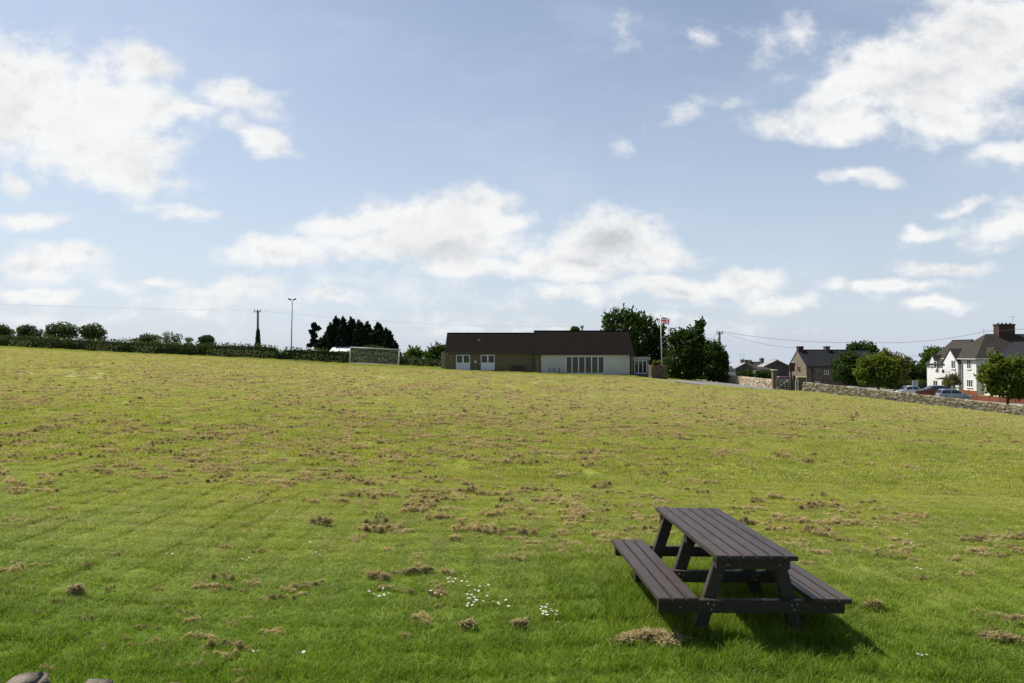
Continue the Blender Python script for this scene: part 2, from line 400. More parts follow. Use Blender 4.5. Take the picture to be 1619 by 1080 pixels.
# ------------------------------------------------------------------ ground
def grass_colour(nt, pos):
    """albedo of the turf by place: lush strip by the near wall, dry mown middle, greener headland at the far boundary"""
    sp = N(nt, 'ShaderNodeSeparateXYZ'); nt.links.new(pos, sp.inputs[0])
    wob = math_(nt, 'MULTIPLY', math_(nt, 'SUBTRACT', noise(nt, pos, .35, 3), .5), 6)
    yy = math_(nt, 'ADD', sp.outputs['Y'], wob)
    c = mixc(nt, mrange(nt, yy, 4.5, 12), C_LUSH, C_MID)
    c = mixc(nt, mrange(nt, yy, 10, 42), c, C_DRY)
    edge = math_(nt, 'ADD', math_(nt, 'MULTIPLY', sp.outputs['X'], .20), yy)   # far headland runs obliquely
    c = mixc(nt, mrange(nt, edge, 78, 92), c, C_HEAD)
    return c, sp
C_LUSH, C_MID, C_DRY, C_HEAD = (.160, .236, .025), (.335, .350, .065), (.48, .44, .19), (.30, .31, .07)
STRAW = (.42, .355, .20)
gm = bpy.data.materials.new('turf soil'); nt = nodes_of(gm)
o_ = N(nt, 'ShaderNodeOutputMaterial'); b_ = N(nt, 'ShaderNodeBsdfPrincipled'); nt.links.new(b_.outputs[0], o_.inputs[0])
geo = N(nt, 'ShaderNodeNewGeometry'); pos = geo.outputs['Position']
gc, sp = grass_colour(nt, pos)
f1 = mrange(nt, noise(nt, pos, 1.1, 8, .65), .35, .7)
gc = mixc(nt, f1, gc, mixc(nt, 1.0, gc, (.62, .66, .6), 'MULTIPLY'))
lit = mrange(nt, noise(nt, pos, 2.3, 9, .7), .54, .70)
lit = math_(nt, 'MULTIPLY', lit, mrange(nt, sp.outputs['Y'], 6, 25, .2, .45))
gc = mixc(nt, lit, gc, STRAW)
gc = mixc(nt, 1.0, gc, (.56, .58, .56), 'MULTIPLY')
nt.links.new(gc, b_.inputs['Base Color']); b_.inputs['Roughness'].default_value = .95; b_.inputs['Specular IOR Level'].default_value = .1
bn = N(nt, 'ShaderNodeBump'); bn.inputs['Strength'].default_value = .5; bn.inputs['Distance'].default_value = .06
nt.links.new(noise(nt, pos, 9, 6, .7), bn.inputs['Height']); nt.links.new(bn.outputs[0], b_.inputs['Normal'])
xs = np.unique(np.concatenate([np.linspace(-1600, -160, 25), np.linspace(-160, -30, 66), np.linspace(-30, 30, 121), np.linspace(30, 120, 61), np.linspace(120, 1600, 25)]))
ys = np.unique(np.concatenate([np.linspace(-60, 0, 13), np.linspace(0, 30, 76), np.linspace(30, 130, 81), np.linspace(130, 2600, 30)]))
XX, YY = np.meshgrid(xs, ys); ZZ = gz(XX, YY)
V_ = np.stack([XX.ravel(), YY.ravel(), ZZ.ravel()], 1); nx, ny = len(xs), len(ys)
i = np.arange(nx - 1)[None, :] + nx * np.arange(ny - 1)[:, None]; i = i.ravel()
ground = np_mesh('ground', V_, np.stack([i, i + 1, i + 1 + nx, i + nx], 1), gm, smooth=True)
tag(ground, kind='structure')

# far edge of the mown field, as X -> Y
DW_N = [(1054, 603.6), (1085, 607), (1120, 610.2), (1160, 613), (1200, 616), (1222, 617.4)]
DW_F = [(1052, 602.6), (1085, 603), (1120, 604.2), (1160, 606.6), (1200, 612), (1228, 615.5)]
_dw = [hit(*p) for p in DW_N]
print('driveway', [tuple(round(c, 1) for c in p) for p in _dw], [tuple(round(c, 1) for c in hit(*p)) for p in DW_F])
_e = [(-140, 116), (-84.8, 112.6), (-61, 107.6), (-38, 100.5), (-29, 103.6), (-10, 107), (-9.6, 93.6), (3.0, 93.6), (3.1, 92.8), (15.5, 92.8), (16.2, 88)] + [(p.x, p.y - .25) for p in _dw] + [(36, 83.2), (52.5, 69.3), (60, 63.5)]
_ex = [p[0] for p in _e]; _ey = [p[1] for p in _e]
def edge_y(x): return np.interp(x, _ex, _ey)

# ------------------------------------------------------------------ turf: blades scattered over the field (uncountable)
def turf_mat(name):
    m = bpy.data.materials.new(name); nt = nodes_of(m)
    out = N(nt, 'ShaderNodeOutputMaterial'); b = N(nt, 'ShaderNodeBsdfPrincipled'); t = N(nt, 'ShaderNodeBsdfTranslucent'); mx = N(nt, 'ShaderNodeMixShader')
    g = N(nt, 'ShaderNodeNewGeometry'); rnd = g.outputs['Random Per Island']
    c, sp = grass_colour(nt, g.outputs['Position'])
    patch = mrange(nt, noise(nt, g.outputs['Position'], .9, 5, .6), .38, .66)
    c = mixc(nt, math_(nt, 'MULTIPLY', patch, .6), c, mixc(nt, 1.0, c, (.62, .76, .6), 'MULTIPLY'))
    c = mixc(nt, 1.0, c, mixc(nt, rnd, (.6, .68, .6), (1.35, 1.25, 1.2)), 'MULTIPLY')
    dry_n = math_(nt, 'ADD', rnd, math_(nt, 'MULTIPLY', math_(nt, 'SUBTRACT', noise(nt, g.outputs['Position'], 1.7, 6, .65), .5), 1.1))
    dry = math_(nt, 'MULTIPLY', mrange(nt, dry_n, .80, .90), mrange(nt, sp.outputs['Y'], 4.6, 9, .12, 1.0))
    c = mixc(nt, dry, c, STRAW)
    nt.links.new(c, b.inputs['Base Color']); nt.links.new(mixc(nt, 1.0, c, (1.1, 1.2, .6), 'MULTIPLY'), t.inputs[0])
    b.inputs['Roughness'].default_value = .5; b.inputs['Specular IOR Level'].default_value = .16
    mx.inputs[0].default_value = .42
    nt.links.new(b.outputs[0], mx.inputs[1]); nt.links.new(t.outputs[0], mx.inputs[2]); nt.links.new(mx.outputs[0], out.inputs[0])
    return m
M['turf'] = turf_mat('turf blades')
M['straw'] = leaf_mat('dry clippings', (.57, .475, .245), (.33, .27, .13), trans=.4, rough=.9, spec=.1, tint=(1.1, 1.05, .85))
M['straw_dark'] = leaf_mat('brown clippings', (.38, .31, .155), (.22, .175, .085), trans=.3, rough=.9, spec=.1, tint=(1.1, 1.05, .85))
M['straw_mid'] = leaf_mat('tan clippings', (.44, .36, .19), (.25, .195, .10), trans=.3, rough=.9, spec=.1, tint=(1.1, 1.05, .85))
def blades(n, size, h, w, seed, lean=.5, clump=0.0):
    r = np.random.default_rng(seed)
    bx = r.uniform(-size / 2, size / 2, n); by = r.uniform(-size / 2, size / 2, n)
    if clump:
        k = max(4, int(n / 28)); cx = r.uniform(-size / 2, size / 2, k); cy = r.uniform(-size / 2, size / 2, k)
        j = r.integers(0, k, n); q = r.random(n) < .65
        bx = np.where(q, cx[j] + r.normal(0, clump, n), bx); by = np.where(q, cy[j] + r.normal(0, clump, n), by)
    hh = h * r.lognormal(0, .26, n); ang = r.uniform(0, 2 * np.pi, n); la = r.uniform(0, 2 * np.pi, n)
    ln = lean * r.random(n) * hh * 1.3; ww = w * r.uniform(.6, 1.3, n) / 2
    ca, sa = np.cos(ang) * ww, np.sin(ang) * ww; lx, ly = np.cos(la) * ln, np.sin(la) * ln
    z0 = -.012
    P = np.empty((n, 5, 3))
    P[:, 0] = np.stack([bx - ca, by - sa, np.full(n, z0)], 1); P[:, 1] = np.stack([bx + ca, by + sa, np.full(n, z0)], 1)
    P[:, 2] = np.stack([bx + ca * .8 + lx * .35, by + sa * .8 + ly * .35, hh * .6], 1); P[:, 3] = np.stack([bx - ca * .8 + lx * .35, by - sa * .8 + ly * .35, hh * .6], 1)
    P[:, 4] = np.stack([bx + lx, by + ly, hh * .95], 1)
    b = np.arange(n)[:, None] * 5
    F = np.concatenate([b + np.array([[0, 1, 2]]), b + np.array([[0, 2, 3]]), b + np.array([[3, 2, 4]])], 0)
    return P.reshape(-1, 3), F
def straws(n, rad, h, seed, ln=.06, w=.004, row=False):
    r = np.random.default_rng(seed)
    k = r.integers(4, 8); cx = r.normal(0, rad * .62, k); cy = r.normal(0, rad * .42, k)
    if row: k = 7; cx = np.linspace(-.85, .85, k) * rad + r.normal(0, rad * .06, k); cy = r.normal(0, rad * .16, k) - cx * .25
    j = r.integers(0, k, n)
    wd = r.uniform(.08, .26, k)[j]; x = cx[j] + r.normal(0, rad, n) * wd; y = cy[j] + r.normal(0, rad * .8, n) * wd
    d = np.minimum(1, np.hypot(x - cx[j], y - cy[j]) / (rad * .42)); z = r.random(n) * h * r.uniform(.3, 1.15, k)[j] * (1 - d ** 1.6) + .02 + r.random(n) * .012
    a = r.uniform(0, 2 * np.pi, n); t = r.normal(0, .35, n); L = ln * r.uniform(.5, 1.3, n) / 2
    dx, dy, dz = np.cos(a) * np.cos(t) * L, np.sin(a) * np.cos(t) * L, np.sin(t) * L
    nxv, nyv = -np.sin(a) * w / 2, np.cos(a) * w / 2; up = r.uniform(-1, 1, n) * w / 2
    P = np.empty((n, 4, 3))
    for q, (s1, s2) in enumerate(((-1, -1), (1, -1), (1, 1), (-1, 1))):
        P[:, q] = np.stack([x + s1 * dx + s2 * nxv, y + s1 * dy + s2 * nyv, z + s1 * dz + s2 * up], 1)
    return P.reshape(-1, 3), np.arange(n * 4).reshape(-1, 4)
def sources(name, makers, mt):
    c = bpy.data.collections.new(name + ' sources')
    for k, (V, F) in enumerate(makers):
        o = np_mesh(f'{name}_source_{k:02d}', V, F, mt, linkit=False); c.objects.link(o)
    return c
def scatter(name, P, rot, scl, idx, coll):
    me = bpy.data.meshes.new(name); n = len(P)
    me.vertices.add(n); me.vertices.foreach_set('co', np.ascontiguousarray(P, np.float32).ravel())
    for nm, ty, a in (('rot', 'FLOAT_VECTOR', rot), ('scl', 'FLOAT_VECTOR', scl), ('idx', 'INT', idx)):
        at_ = me.attributes.new(nm, ty, 'POINT')
        at_.data.foreach_set('vector' if ty == 'FLOAT_VECTOR' else 'value', np.ascontiguousarray(a, np.int32 if ty == 'INT' else np.float32).ravel())
    o = link(name, me); tag(o, kind='stuff')
    g = bpy.data.node_groups.new(name + ' scatter', 'GeometryNodeTree')
    g.interface.new_socket('Geometry', in_out='INPUT', socket_type='NodeSocketGeometry'); g.interface.new_socket('Geometry', in_out='OUTPUT', socket_type='NodeSocketGeometry')
    gi = g.nodes.new('NodeGroupInput'); go = g.nodes.new('NodeGroupOutput'); ip = g.nodes.new('GeometryNodeInstanceOnPoints'); ci = g.nodes.new('GeometryNodeCollectionInfo')
    ci.inputs['Collection'].default_value = coll; ci.inputs['Separate Children'].default_value = True; ci.inputs['Reset Children'].default_value = True
    def na(nm, dt):
        q = g.nodes.new('GeometryNodeInputNamedAttribute'); q.data_type = dt; q.inputs['Name'].default_value = nm; return q.outputs['Attribute']
    L = g.links.new
    L(gi.outputs[0], ip.inputs['Points']); L(ci.outputs[0], ip.inputs['Instance']); ip.inputs['Pick Instance'].default_value = True
    L(na('idx', 'INT'), ip.inputs['Instance Index']); L(na('rot', 'FLOAT_VECTOR'), ip.inputs['Rotation']); L(na('scl', 'FLOAT_VECTOR'), ip.inputs['Scale'])
    L(ip.outputs[0], go.inputs[0])
    md = o.modifiers.new('scatter', 'NODES'); md.node_group = g
    return o
TABLE_C = (1.79, 5.96)
def patches(y0, y1, sp, margin):
    X, Y = np.meshgrid(np.arange(-130, 75, sp), np.arange(y0, y1, sp))
    X = X.ravel() + rng.uniform(-.1, .1, X.size) * sp; Y = Y.ravel() + rng.uniform(-.1, .1, Y.size) * sp
    k = (np.abs(X) < .79 * Y + margin + 1.2) & (Y < edge_y(X) - sp * .35)
    return X[k], Y[k]
def slope_rot(X, Y):
    e = .4
    sx = (gz(X + e, Y) - gz(X - e, Y)) / (2 * e); sy = (gz(X, Y + e) - gz(X, Y - e)) / (2 * e)
    return sx, sy
def turf(name, label_, y0, y1, sp, margin, srcs, hfun, order):
    X, Y = patches(y0, y1, sp, margin); n = len(X)
    c = sources(name, srcs, M['turf'])
    sx, sy = slope_rot(X, Y)
    a = np.zeros(n) if order else rng.integers(0, 4, n) * (np.pi / 2)
    # tilt with the slope: rotate about z first (patch square keeps tiling), then about x and y
    rot = np.stack([np.arctan(sy), -np.arctan(sx), a], 1)
    h = hfun(X, Y)
    scl = np.stack([np.ones(n), np.ones(n), h], 1)
    o = scatter(name, np.stack([X, Y, gz(X, Y)], 1), rot, scl, rng.integers(0, len(srcs), n), c)
    o['label'] = label_
    return o
def h_near(X, Y):
    d = np.hypot((X - TABLE_C[0]) / 1.15, (Y - TABLE_C[1]) / 1.25)
    lush = np.maximum(np.clip((6.6 + .5 * np.sin(X * .8) - Y) / 1.6, 0, 1), np.clip((1.75 - d) / .7, 0, 1))
    under = np.clip((1.0 - np.hypot((X - 1.79) / .95, (Y - 5.96) / 1.15)) / .35, 0, 1)
    return .50 + .85 * under + .45 * lush * (.7 + .6 * vnoise(X, Y, 1.4, 9)) + .25 * (vnoise(X, Y, 1.1, 8) - .4)
turf('grass', 'short green grass of the near field with longer lush blades by the wall', 2.9, 13.2, .42, 1.0, [blades(2600, .56, .046, .0040, 100 + k, 1.25, .02) for k in range(6)], h_near, False)
turf('grass', 'mown yellow green grass across the middle of the field', 12.8, 38, .85, 1.5, [blades(2300, 1.1, .034, .0095, 200 + k, 1.25, .05) for k in range(5)], lambda X, Y: .75 + .6 * vnoise(X, Y, .7, 4), False)
turf('grass', 'dry mown grass of the far field', 37, 113, 2.1, 3, [blades(2300, 2.6, .038, .024, 300 + k, 1.25, .12) for k in range(4)], lambda X, Y: .75 + .5 * vnoise(X, Y, .4, 2), False)

# ------------------------------------------------------------------ dead mowings lying in clumps (uncountable)
def mow_field():
    Xs, Ys, S, I = [], [], [], []
    def dens(X, Y):
        band = .5 + .5 * np.sin((Y + .12 * X + 2.2 * vnoise(X, Y, .12, 31)) * 1.15)
        n = vnoise(X, Y, .22, 21) * .30 + vnoise(X, Y, 1.9, 22) * .40 + .30 * vnoise(X, Y, 5.0, 23)
        return n + .08 * band
    for (y0, y1, cand, thr, s0, s1) in ((4.6, 8.0, 600, .74, .18, .5), (8.0, 24, 15000, .63, .16, .76), (24, 50, 26000, .60, .32, .88), (50, 106, 24000, .56, .4, 1.0)):
        X = rng.uniform(-.80 * y1 - 1, .80 * y1 + 1, cand * 3); Y = rng.uniform(y0, y1, cand * 3)
        k = (np.abs(X) < .80 * Y + 1) & (Y < edge_y(X) - 1.5); X, Y = X[k], Y[k]
        # sparse by the near wall and on the right side, thick left of centre
        bias = .12 * np.clip((X / np.maximum(Y, 6) - .15) / .5, 0, 1) * np.clip((40 - Y) / 20, 0, 1)
        bias = bias + .075 * np.clip((15 - Y) / 6, 0, 1) * (y0 > 5)
        head = .25 * np.clip((Y + .2 * X - 76) / 14, 0, 1)
        k = dens(X, Y) > thr + bias + head + rng.normal(0, .10, X.size)
        k &= np.hypot(X - TABLE_C[0], (Y - TABLE_C[1])) > 1.5
        X, Y = X[k], Y[k]
        Xs.append(X); Ys.append(Y); S.append((s0 + (s1 - s0) * rng.random(X.size) ** 1.6)); I.append(rng.integers(0, 6, X.size) + (6 if y0 > 20 else 0))
    return np.concatenate(Xs), np.concatenate(Ys), np.concatenate(S), np.concatenate(I)
X, Y, S, I = mow_field()
print('clumps', len(X))
cs = sources('mown_clippings', [straws(420, .16, .075, 400 + k, .07, .0045) for k in range(6)] + [straws(80, .2, .075, 420 + k, .12, .017) for k in range(6)], M['straw'])
for k in (2, 5, 8, 11): cs.objects[k].data.materials[0] = M['straw_dark']
sx, sy = slope_rot(X, Y); n = len(X)
mc = scatter('mown_clippings', np.stack([X, Y, gz(X, Y)], 1), np.stack([np.arctan(sy), -np.arctan(sx), rng.uniform(-.5, .5, n) + np.pi * rng.integers(0, 2, n)], 1),
        np.stack([S * rng.uniform(.9, 1.7, n), S * rng.uniform(.6, 1.0, n), (.25 + S * .75) * rng.uniform(.6, 1.4, n)], 1), I, cs)
mc['label'] = 'dry straw coloured clippings lying in small clumps over the field'
# the few clumps that stand out are things
def clump(px, py, rad, h, n, label, seed, dark=False, ratio=.5):
    p = hit(px, py)
    V, F = straws(n, rad, h, seed, .075, .0045, True); V[:, 1] *= ratio / .75
    o = np_mesh('grass_clump', V, F, M['straw_dark'] if dark else M['straw_mid'])
    o.location = (p.x, p.y, G(p.x, p.y) + .012); o.rotation_euler = (0, -.04, rng.uniform(-.3, .3))
    return tag(o, label, 'grass clump', 'clumps of dead mowings')
clump(1022, 1018, .21, .045, 1300, 'large straw coloured clump of dead grass in front of the picnic table', 1, ratio=.6)
clump(598, 918, .10, .055, 600, 'tan clump of dead grass left of the main daisy patch', 2)
clump(660, 911, .13, .04, 600, 'flat wide tan clump of dead grass just above the daisy patch', 3, ratio=.4)
clump(508, 831, .16, .09, 700, 'thick brown clump of dead grass alone in the left centre of the lawn', 4, True)
clump(740, 996, .045, .05, 200, 'small dark brown clump below the large daisy patch', 5, True, .8)
clump(822, 994, .045, .05, 200, 'small dark brown clump just below left of the smaller daisy patch', 6, True, .8)
clump(1379, 966, .065, .05, 400, 'brown clump just right of the picnic table bench end', 7, True)
clump(1578, 985, .17, .06, 700, 'long tan clump near the right edge of the lawn', 8, ratio=.4)
clump(1578, 1017, .14, .05, 500, 'tan clump with a pointed end, below the long clump at the right edge', 9, ratio=.4)
clump(120, 944, .06, .07, 300, 'dark upright clump at the lower left of the lawn', 10, True, .8)
clump(1541, 858, .17, .06, 600, 'pale tan clump on the right of the lawn above the table seat', 11, ratio=.4)

# ------------------------------------------------------------------ daisies: each flower a thing
M['petal'] = mat('white petals', (.72, .72, .71), (.66, .66, .66), 20, rough=.6)
M['yolk'] = mat('yellow flower centre', (.70, .45, .03), rough=.7)
def daisy_mesh():
    r = 12; vs, fs, mi = [], [], []
    for k in range(r):
        a = 2 * math.pi * k / r; b = .18
        def q(rr, aa, z): return (rr * math.cos(aa), rr * math.sin(aa), z)
        i0 = len(vs)
        vs += [q(.003, a - b, .004), q(.003, a + b, .004), q(.013, a + b * .9, .0065), q(.0155, a, .006), q(.013, a - b * .9, .0065)]
        fs.append((i0, i0 + 1, i0 + 2, i0 + 3, i0 + 4)); mi.append(0)
    i0 = len(vs)
    for z, rr in ((.003, .0045), (.0065, .004), (.008, .002)):
        for k in range(8): vs.append((rr * math.cos(k * math.pi / 4), rr * math.sin(k * math.pi / 4), z))
    for lv in range(2):
        for k in range(8): fs.append((i0 + lv * 8 + k, i0 + lv * 8 + (k + 1) % 8, i0 + lv * 8 + 8 + (k + 1) % 8, i0 + lv * 8 + 8 + k)); mi.append(1)
    fs.append(tuple(range(i0 + 16, i0 + 24))); mi.append(1)
    i1 = len(vs)                                    # stem
    for z in (-.055, .004):
        for k in range(4): vs.append((.0012 * math.cos(k * math.pi / 2), .0012 * math.sin(k * math.pi / 2), z))
    for k in range(4): fs.append((i1 + k, i1 + (k + 1) % 4, i1 + 4 + (k + 1) % 4, i1 + 4 + k)); mi.append(2)
    me = bpy.data.meshes.new('daisy'); me.from_pydata(vs, [], fs)
    for m_ in ('petal', 'yolk', 'turf'): me.materials.append(M[m_])
    me.polygons.foreach_set('material_index', mi); me.update()
    return me
dm = daisy_mesh()
def daisies(pts, label, group):
    for (px, py) in pts:
        p = hit(px, py)
        o = link('daisy', dm); o.location = (p.x, p.y, G(p.x, p.y) + random.uniform(.052, .066))
        o.rotation_euler = (random.uniform(-.45, .1), random.uniform(-.45, .2), random.uniform(0, 6)); s = random.uniform(.62, .98); o.scale = (s, s, 1)
        tag(o, label, 'daisy', group)
def c2(pts, ox, oy, s): return [(ox + x / s, oy + y / s) for x, y in pts]
A = c2([(624,118),(586,163),(660,145),(672,150),(684,148),(692,156),(706,142),(712,152),(676,170),(700,168),(766,132),(757,136),(744,166),(772,168),(780,182),(786,214),(792,208),(840,192),(836,198),(866,188),(880,186),(832,216),(812,216),(586,214),(618,208),(610,226),(640,228),(774,234),(788,238),(796,240),(820,244),(806,250),(786,258),(776,262),(818,268),(826,264),(854,262),(874,240),(780,284),(806,280),(772,294),(800,292),(908,282),(918,280),(930,274),(942,272),(936,284),(972,262),(976,302),(984,300)], 500, 880, 3.238)
daisies(A, 'white daisy of the large loose patch in the lawn left of the picnic table', 'daisies in the large patch')
B = c2([(1182,292),(1218,292),(1154,300),(1150,320),(1158,324),(1174,308),(1200,310),(1206,326),(1230,324),(1226,338),(1182,342),(1162,346),(1166,334),(1236,384),(1176,330)], 500, 880, 3.238)
daisies(B, 'white daisy of the small tight patch nearest the picnic table', 'daisies in the small patch by the table')
Cc = c2([(268,220),(282,232),(294,230),(314,240),(326,236),(334,242),(346,236),(348,228),(344,204),(372,232)], 500, 880, 3.238)
daisies(Cc, 'white daisy of the small group left of the large patch', 'daisies in the left group')
Dd = [(1376,824),(1370,827),(1384,836),(1390,838),(1398,837),(1404,836),(1372,836),(1430,852),(1434,853),(1440,866),(1446,866),(1428,868),(1446,910),(1450,909),(1456,909),(1438,909),(1360,815),(1451,1049),(1458,1053),(1465,1052)]
daisies(Dd, 'white daisy in the lawn right of the picnic table', 'daisies right of the table')
Ee = [(18,900),(24,898),(27,901),(272,886),(264,885),(278,888),(383,893),(390,896),(394,893),(400,1048),(408,1046),(480,1049),(500,884),(506,886),(512,884),(490,868),(498,864),(520,880)]
daisies(Ee, 'white daisy scattered in the lawn on the left of the photo', 'daisies on the left')

# ------------------------------------------------------------------ picnic table (recycled plastic)
def picnic_table(label, group=None):
    t = empty('picnic_table', (0, 0, 0), 0, label, 'picnic table', group)
    L, hy = 1.64, .82
    def planks(name, xs, w, z, th, l):
        bm = bmesh.new()
        for x in xs:
            g = bmesh.ops.create_cube(bm, size=1.0); bmesh.ops.scale(bm, vec=(w, l, th), verts=g['verts'])
            bmesh.ops.translate(bm, vec=(x + random.uniform(-.001, .001), random.uniform(-.004, .004), z + random.uniform(-.0012, .0012)), verts=g['verts'])
        bmesh.ops.bevel(bm, geom=list(bm.edges), offset=.005, segments=2, affect='EDGES')
        me = bpy.data.meshes.new(name); bm.to_mesh(me); bm.free(); me.materials.append(M['brown_plastic'])
        return link(name, me, t)
    pw, gp = .0955, .0115
    planks('tabletop', [(i - 2.5) * (pw + gp) for i in range(6)], pw, .735, .036, L)
    for s in (-1, 1):
        planks('seat', [s * (.590 + (i - 1) * (pw + gp)) for i in range(3)], pw, .418, .036, L)
    for fy in (-.70, 0.0, .70):
        dy = .058 if fy <= 0 else -.058
        tb = MB(); tb.box((0, fy - dy * .5, .675), (.575, .055, .084)); tb = tb.build('top_beam', M['brown_plastic'], t, bevel=.004)
        sb = MB(); sb.box((0, fy - dy * .5, .352), (1.45, .055, .096)); sb = sb.build('seat_beam', M['brown_plastic'], t, bevel=.004)
        for s in (-1, 1):
            lg = MB(); x0, x1 = s * .215, s * .455; w = .052
            ys_ = (fy - dy * .5 + .0285 * (1 if dy > 0 else -1), fy + dy * .5 + .0285 * (1 if dy > 0 else -1))
            lg.prism([(x0 - w, .716), (x0 + w, .716), (x1 + w, -.09), (x1 - w, -.09)], 'y', min(ys_), max(ys_))
            lg.build('leg', M['brown_plastic'], t, bevel=.004)
            fr = fy - dy * .5 - (.0285 if dy > 0 else -.0285)
            sg = -1 if dy > 0 else 1
            def bolt(parent, x, z):
                b = MB(); b.lathe((x, fr, z), [(.011, 0.0), (.011, sg * .004), (.007, sg * .008)], 10, axis='y'); b.build('bolt', M['bolt'], parent, smooth=False)
            bolt(tb, s * .2, .67)
            for (dx, dz) in ((-.03, .012), (.012, .022), (-.012, -.02)): bolt(sb, s * .335 + s * dx, .352 + dz)
            bolt(sb, s * .56, .352)
    return t
table = picnic_table('dark brown picnic table with attached benches on the near lawn')
tx, ty = TABLE_C
table.location = (tx - .03, ty, G(tx, ty) - .119); table.rotation_euler = (0, R(1.7), R(4.0))
far_table = copy_tree(table)
far_table['label'] = 'distant dark picnic table side-on in front of the white pavilion wall'
p = at(876, 593, 91.5)
far_table.location = (p.x, 91.5, G(p.x, 91.5)); far_table.rotation_euler = (0, R(1.5), R(88))

# ------------------------------------------------------------------ near boundary wall with upright cope stones (mostly below the frame)
def stone_bm(bm, c, d, seed, rot=(0, 0, 0), bev=.012):
    r = random.Random(seed)
    g = bmesh.ops.create_cube(bm, size=1.0); vs = g['verts']
    for v in vs: v.co = Vector((v.co.x * d[0] * r.uniform(.82, 1.08), v.co.y * d[1] * r.uniform(.85, 1.08), v.co.z * d[2] * r.uniform(.85, 1.1)))
    bmesh.ops.rotate(bm, verts=vs, cent=(0, 0, 0), matrix=Euler(rot).to_matrix()); bmesh.ops.translate(bm, verts=vs, vec=c)
M['near_stone'] = mat('lichened grey limestone', (.15, .125, .095), (.065, .055, .043), 14, rough=.95, bump=.7, bscale=70)
def near_wall():
    w = empty('dry_stone_wall', (-1.5, 2.7, G(-1.5, 2.7)), 0, 'near dry stone wall whose rough grey cope stones show at the bottom left corner', 'stone wall')
    o = Vector(w.location)
    # courses below the copes follow the falling ground; their top is just under the frame
    top = lambda x: CAMZ - 560 / FPX * 2.68 + .0 - .068 * (x + 1.9) - .05
    bm = bmesh.new(); sd_ = 0
    x = -6.5
    for lvl in range(6):
        x = -6.5 + .1 * (lvl % 2)
        while x < 5.5:
            l = random.uniform(.18, .38); z = top(x) - .075 - lvl * .15
            stone_bm(bm, Vector((x + l / 2, 2.72, z)) - o, (l - .012, .36, .145), sd_); sd_ += 1; x += l
    bmesh.ops.bevel(bm, geom=list(bm.edges), offset=.012, segments=2, affect='EDGES')
    me = bpy.data.meshes.new('wall_body'); bm.to_mesh(me); bm.free(); me.materials.append(M['near_stone']); link('wall_body', me, w)
    # cope stones: the ones seen, then more of their kind along the wall
    spots = [(26, 1083, .145, .085), (-10, 1090, .14, .16), (151, 1081, .165, .17), (273, 1085, .13, .16)]
    for k, (px, py, wd, hh) in enumerate(spots):
        p = at(px, py, 2.7); bm = bmesh.new(); rs = .10 if k == 0 else random.uniform(-.12, .12)
        stone_bm(bm, Vector((p.x, p.y + (.04, -.03, 0, 0)[k], p.z - hh * .5)) - o, (wd, .15, hh), 900 + k, (.06, (-.10, .05, .03, -.04)[k], (.12, -.1, .1, -.15)[k]))
        bmesh.ops.bevel(bm, geom=list(bm.edges), offset=(.014, .03, .03, .03)[k], segments=3, affect='EDGES')
        bmesh.ops.subdivide_edges(bm, edges=list(bm.edges), cuts=1, use_grid_fill=True)
        for v in bm.verts: v.co += Vector((random.gauss(0, .0025), random.gauss(0, .0025), random.gauss(0, .0025)))
        me = bpy.data.meshes.new('cope_stone'); bm.to_mesh(me); bm.free(); me.materials.append(M['near_stone']); me.polygons.foreach_set('use_smooth', [True] * len(me.polygons))
        link('cope_stone', me, w)
near_wall()
# ------------------------------------------------------------------ building helpers (absolute coordinates, stored relative to the thing's base)
def root_of(o):
    while o.parent is not None: o = o.parent
    return o
def wb(mb, name, mt, parent, uv=False, smooth=False):
    o = root_of(parent).location
    mb.v = [(x - o.x, y - o.y, z - o.z) for x, y, z in mb.v]
    ob = mb.build(name, mt, parent, smooth=smooth)
    if uv: face_uv(ob)
    return ob
def zc(py, d): return at(809.5, py, d).z
def xc(px, d): return at(px, 562, d).x
def gable_x(root, x0, x1, y0, y1, zb, ze, zr, mw, mr, oe=.3, og=.12, t=.14, wall='wall', roof='roof', trim=True):
    ym = (y0 + y1) / 2; s = (zr - ze) / (ym - y0)
    w = MB(); w.prism([(y0, zb), (y1, zb), (y1, ze), (ym, zr), (y0, ze)], 'x', x0, x1); wo = wb(w, wall, mw, root)
    r = MB(); e = ze - oe * s + .015
    r.prism([(y0 - oe, e), (ym, zr + .015), (y1 + oe, e), (y1 + oe, e + t), (ym, zr + .015 + t * 1.15), (y0 - oe, e + t)], 'x', x0 - og, x1 + og)
    r.box(((x0 + x1) / 2, ym, zr + t * 1.15 + .03), (x1 - x0 + 2 * og, .24, .09))
    ro = wb(r, roof, mr, root, uv=True)
    if trim:
        g = MB(); g.tube([(x0 - og, y0 - oe - .05, e + .01), (x1 + og, y0 - oe - .05, e + .01)], .06, 8); wb(g, 'gutter', M['gutter'], ro)
    return wo, ro
def gable_y(root, x0, x1, y0, y1, zb, ze, zr, mw, mr, oe=.3, og=.12, t=.14, wall='wall', roof='roof'):
    xm = (x0 + x1) / 2; s = (zr - ze) / (xm - x0)
    w = MB(); w.prism([(x0, zb), (x1, zb), (x1, ze), (xm, zr), (x0, ze)], 'y', y0, y1); wo = wb(w, wall, mw, root)
    r = MB(); e = ze - oe * s + .015
    r.prism([(x0 - oe, e), (xm, zr + .015), (x1 + oe, e), (x1 + oe, e + t), (xm, zr + .015 + t * 1.15), (x0 - oe, e + t)], 'y', y0 - og, y1 + og)
    r.box((xm, (y0 + y1) / 2, zr + t * 1.15 + .03), (.24, y1 - y0 + 2 * og, .09))
    return wo, wb(r, roof, mr, root, uv=True)
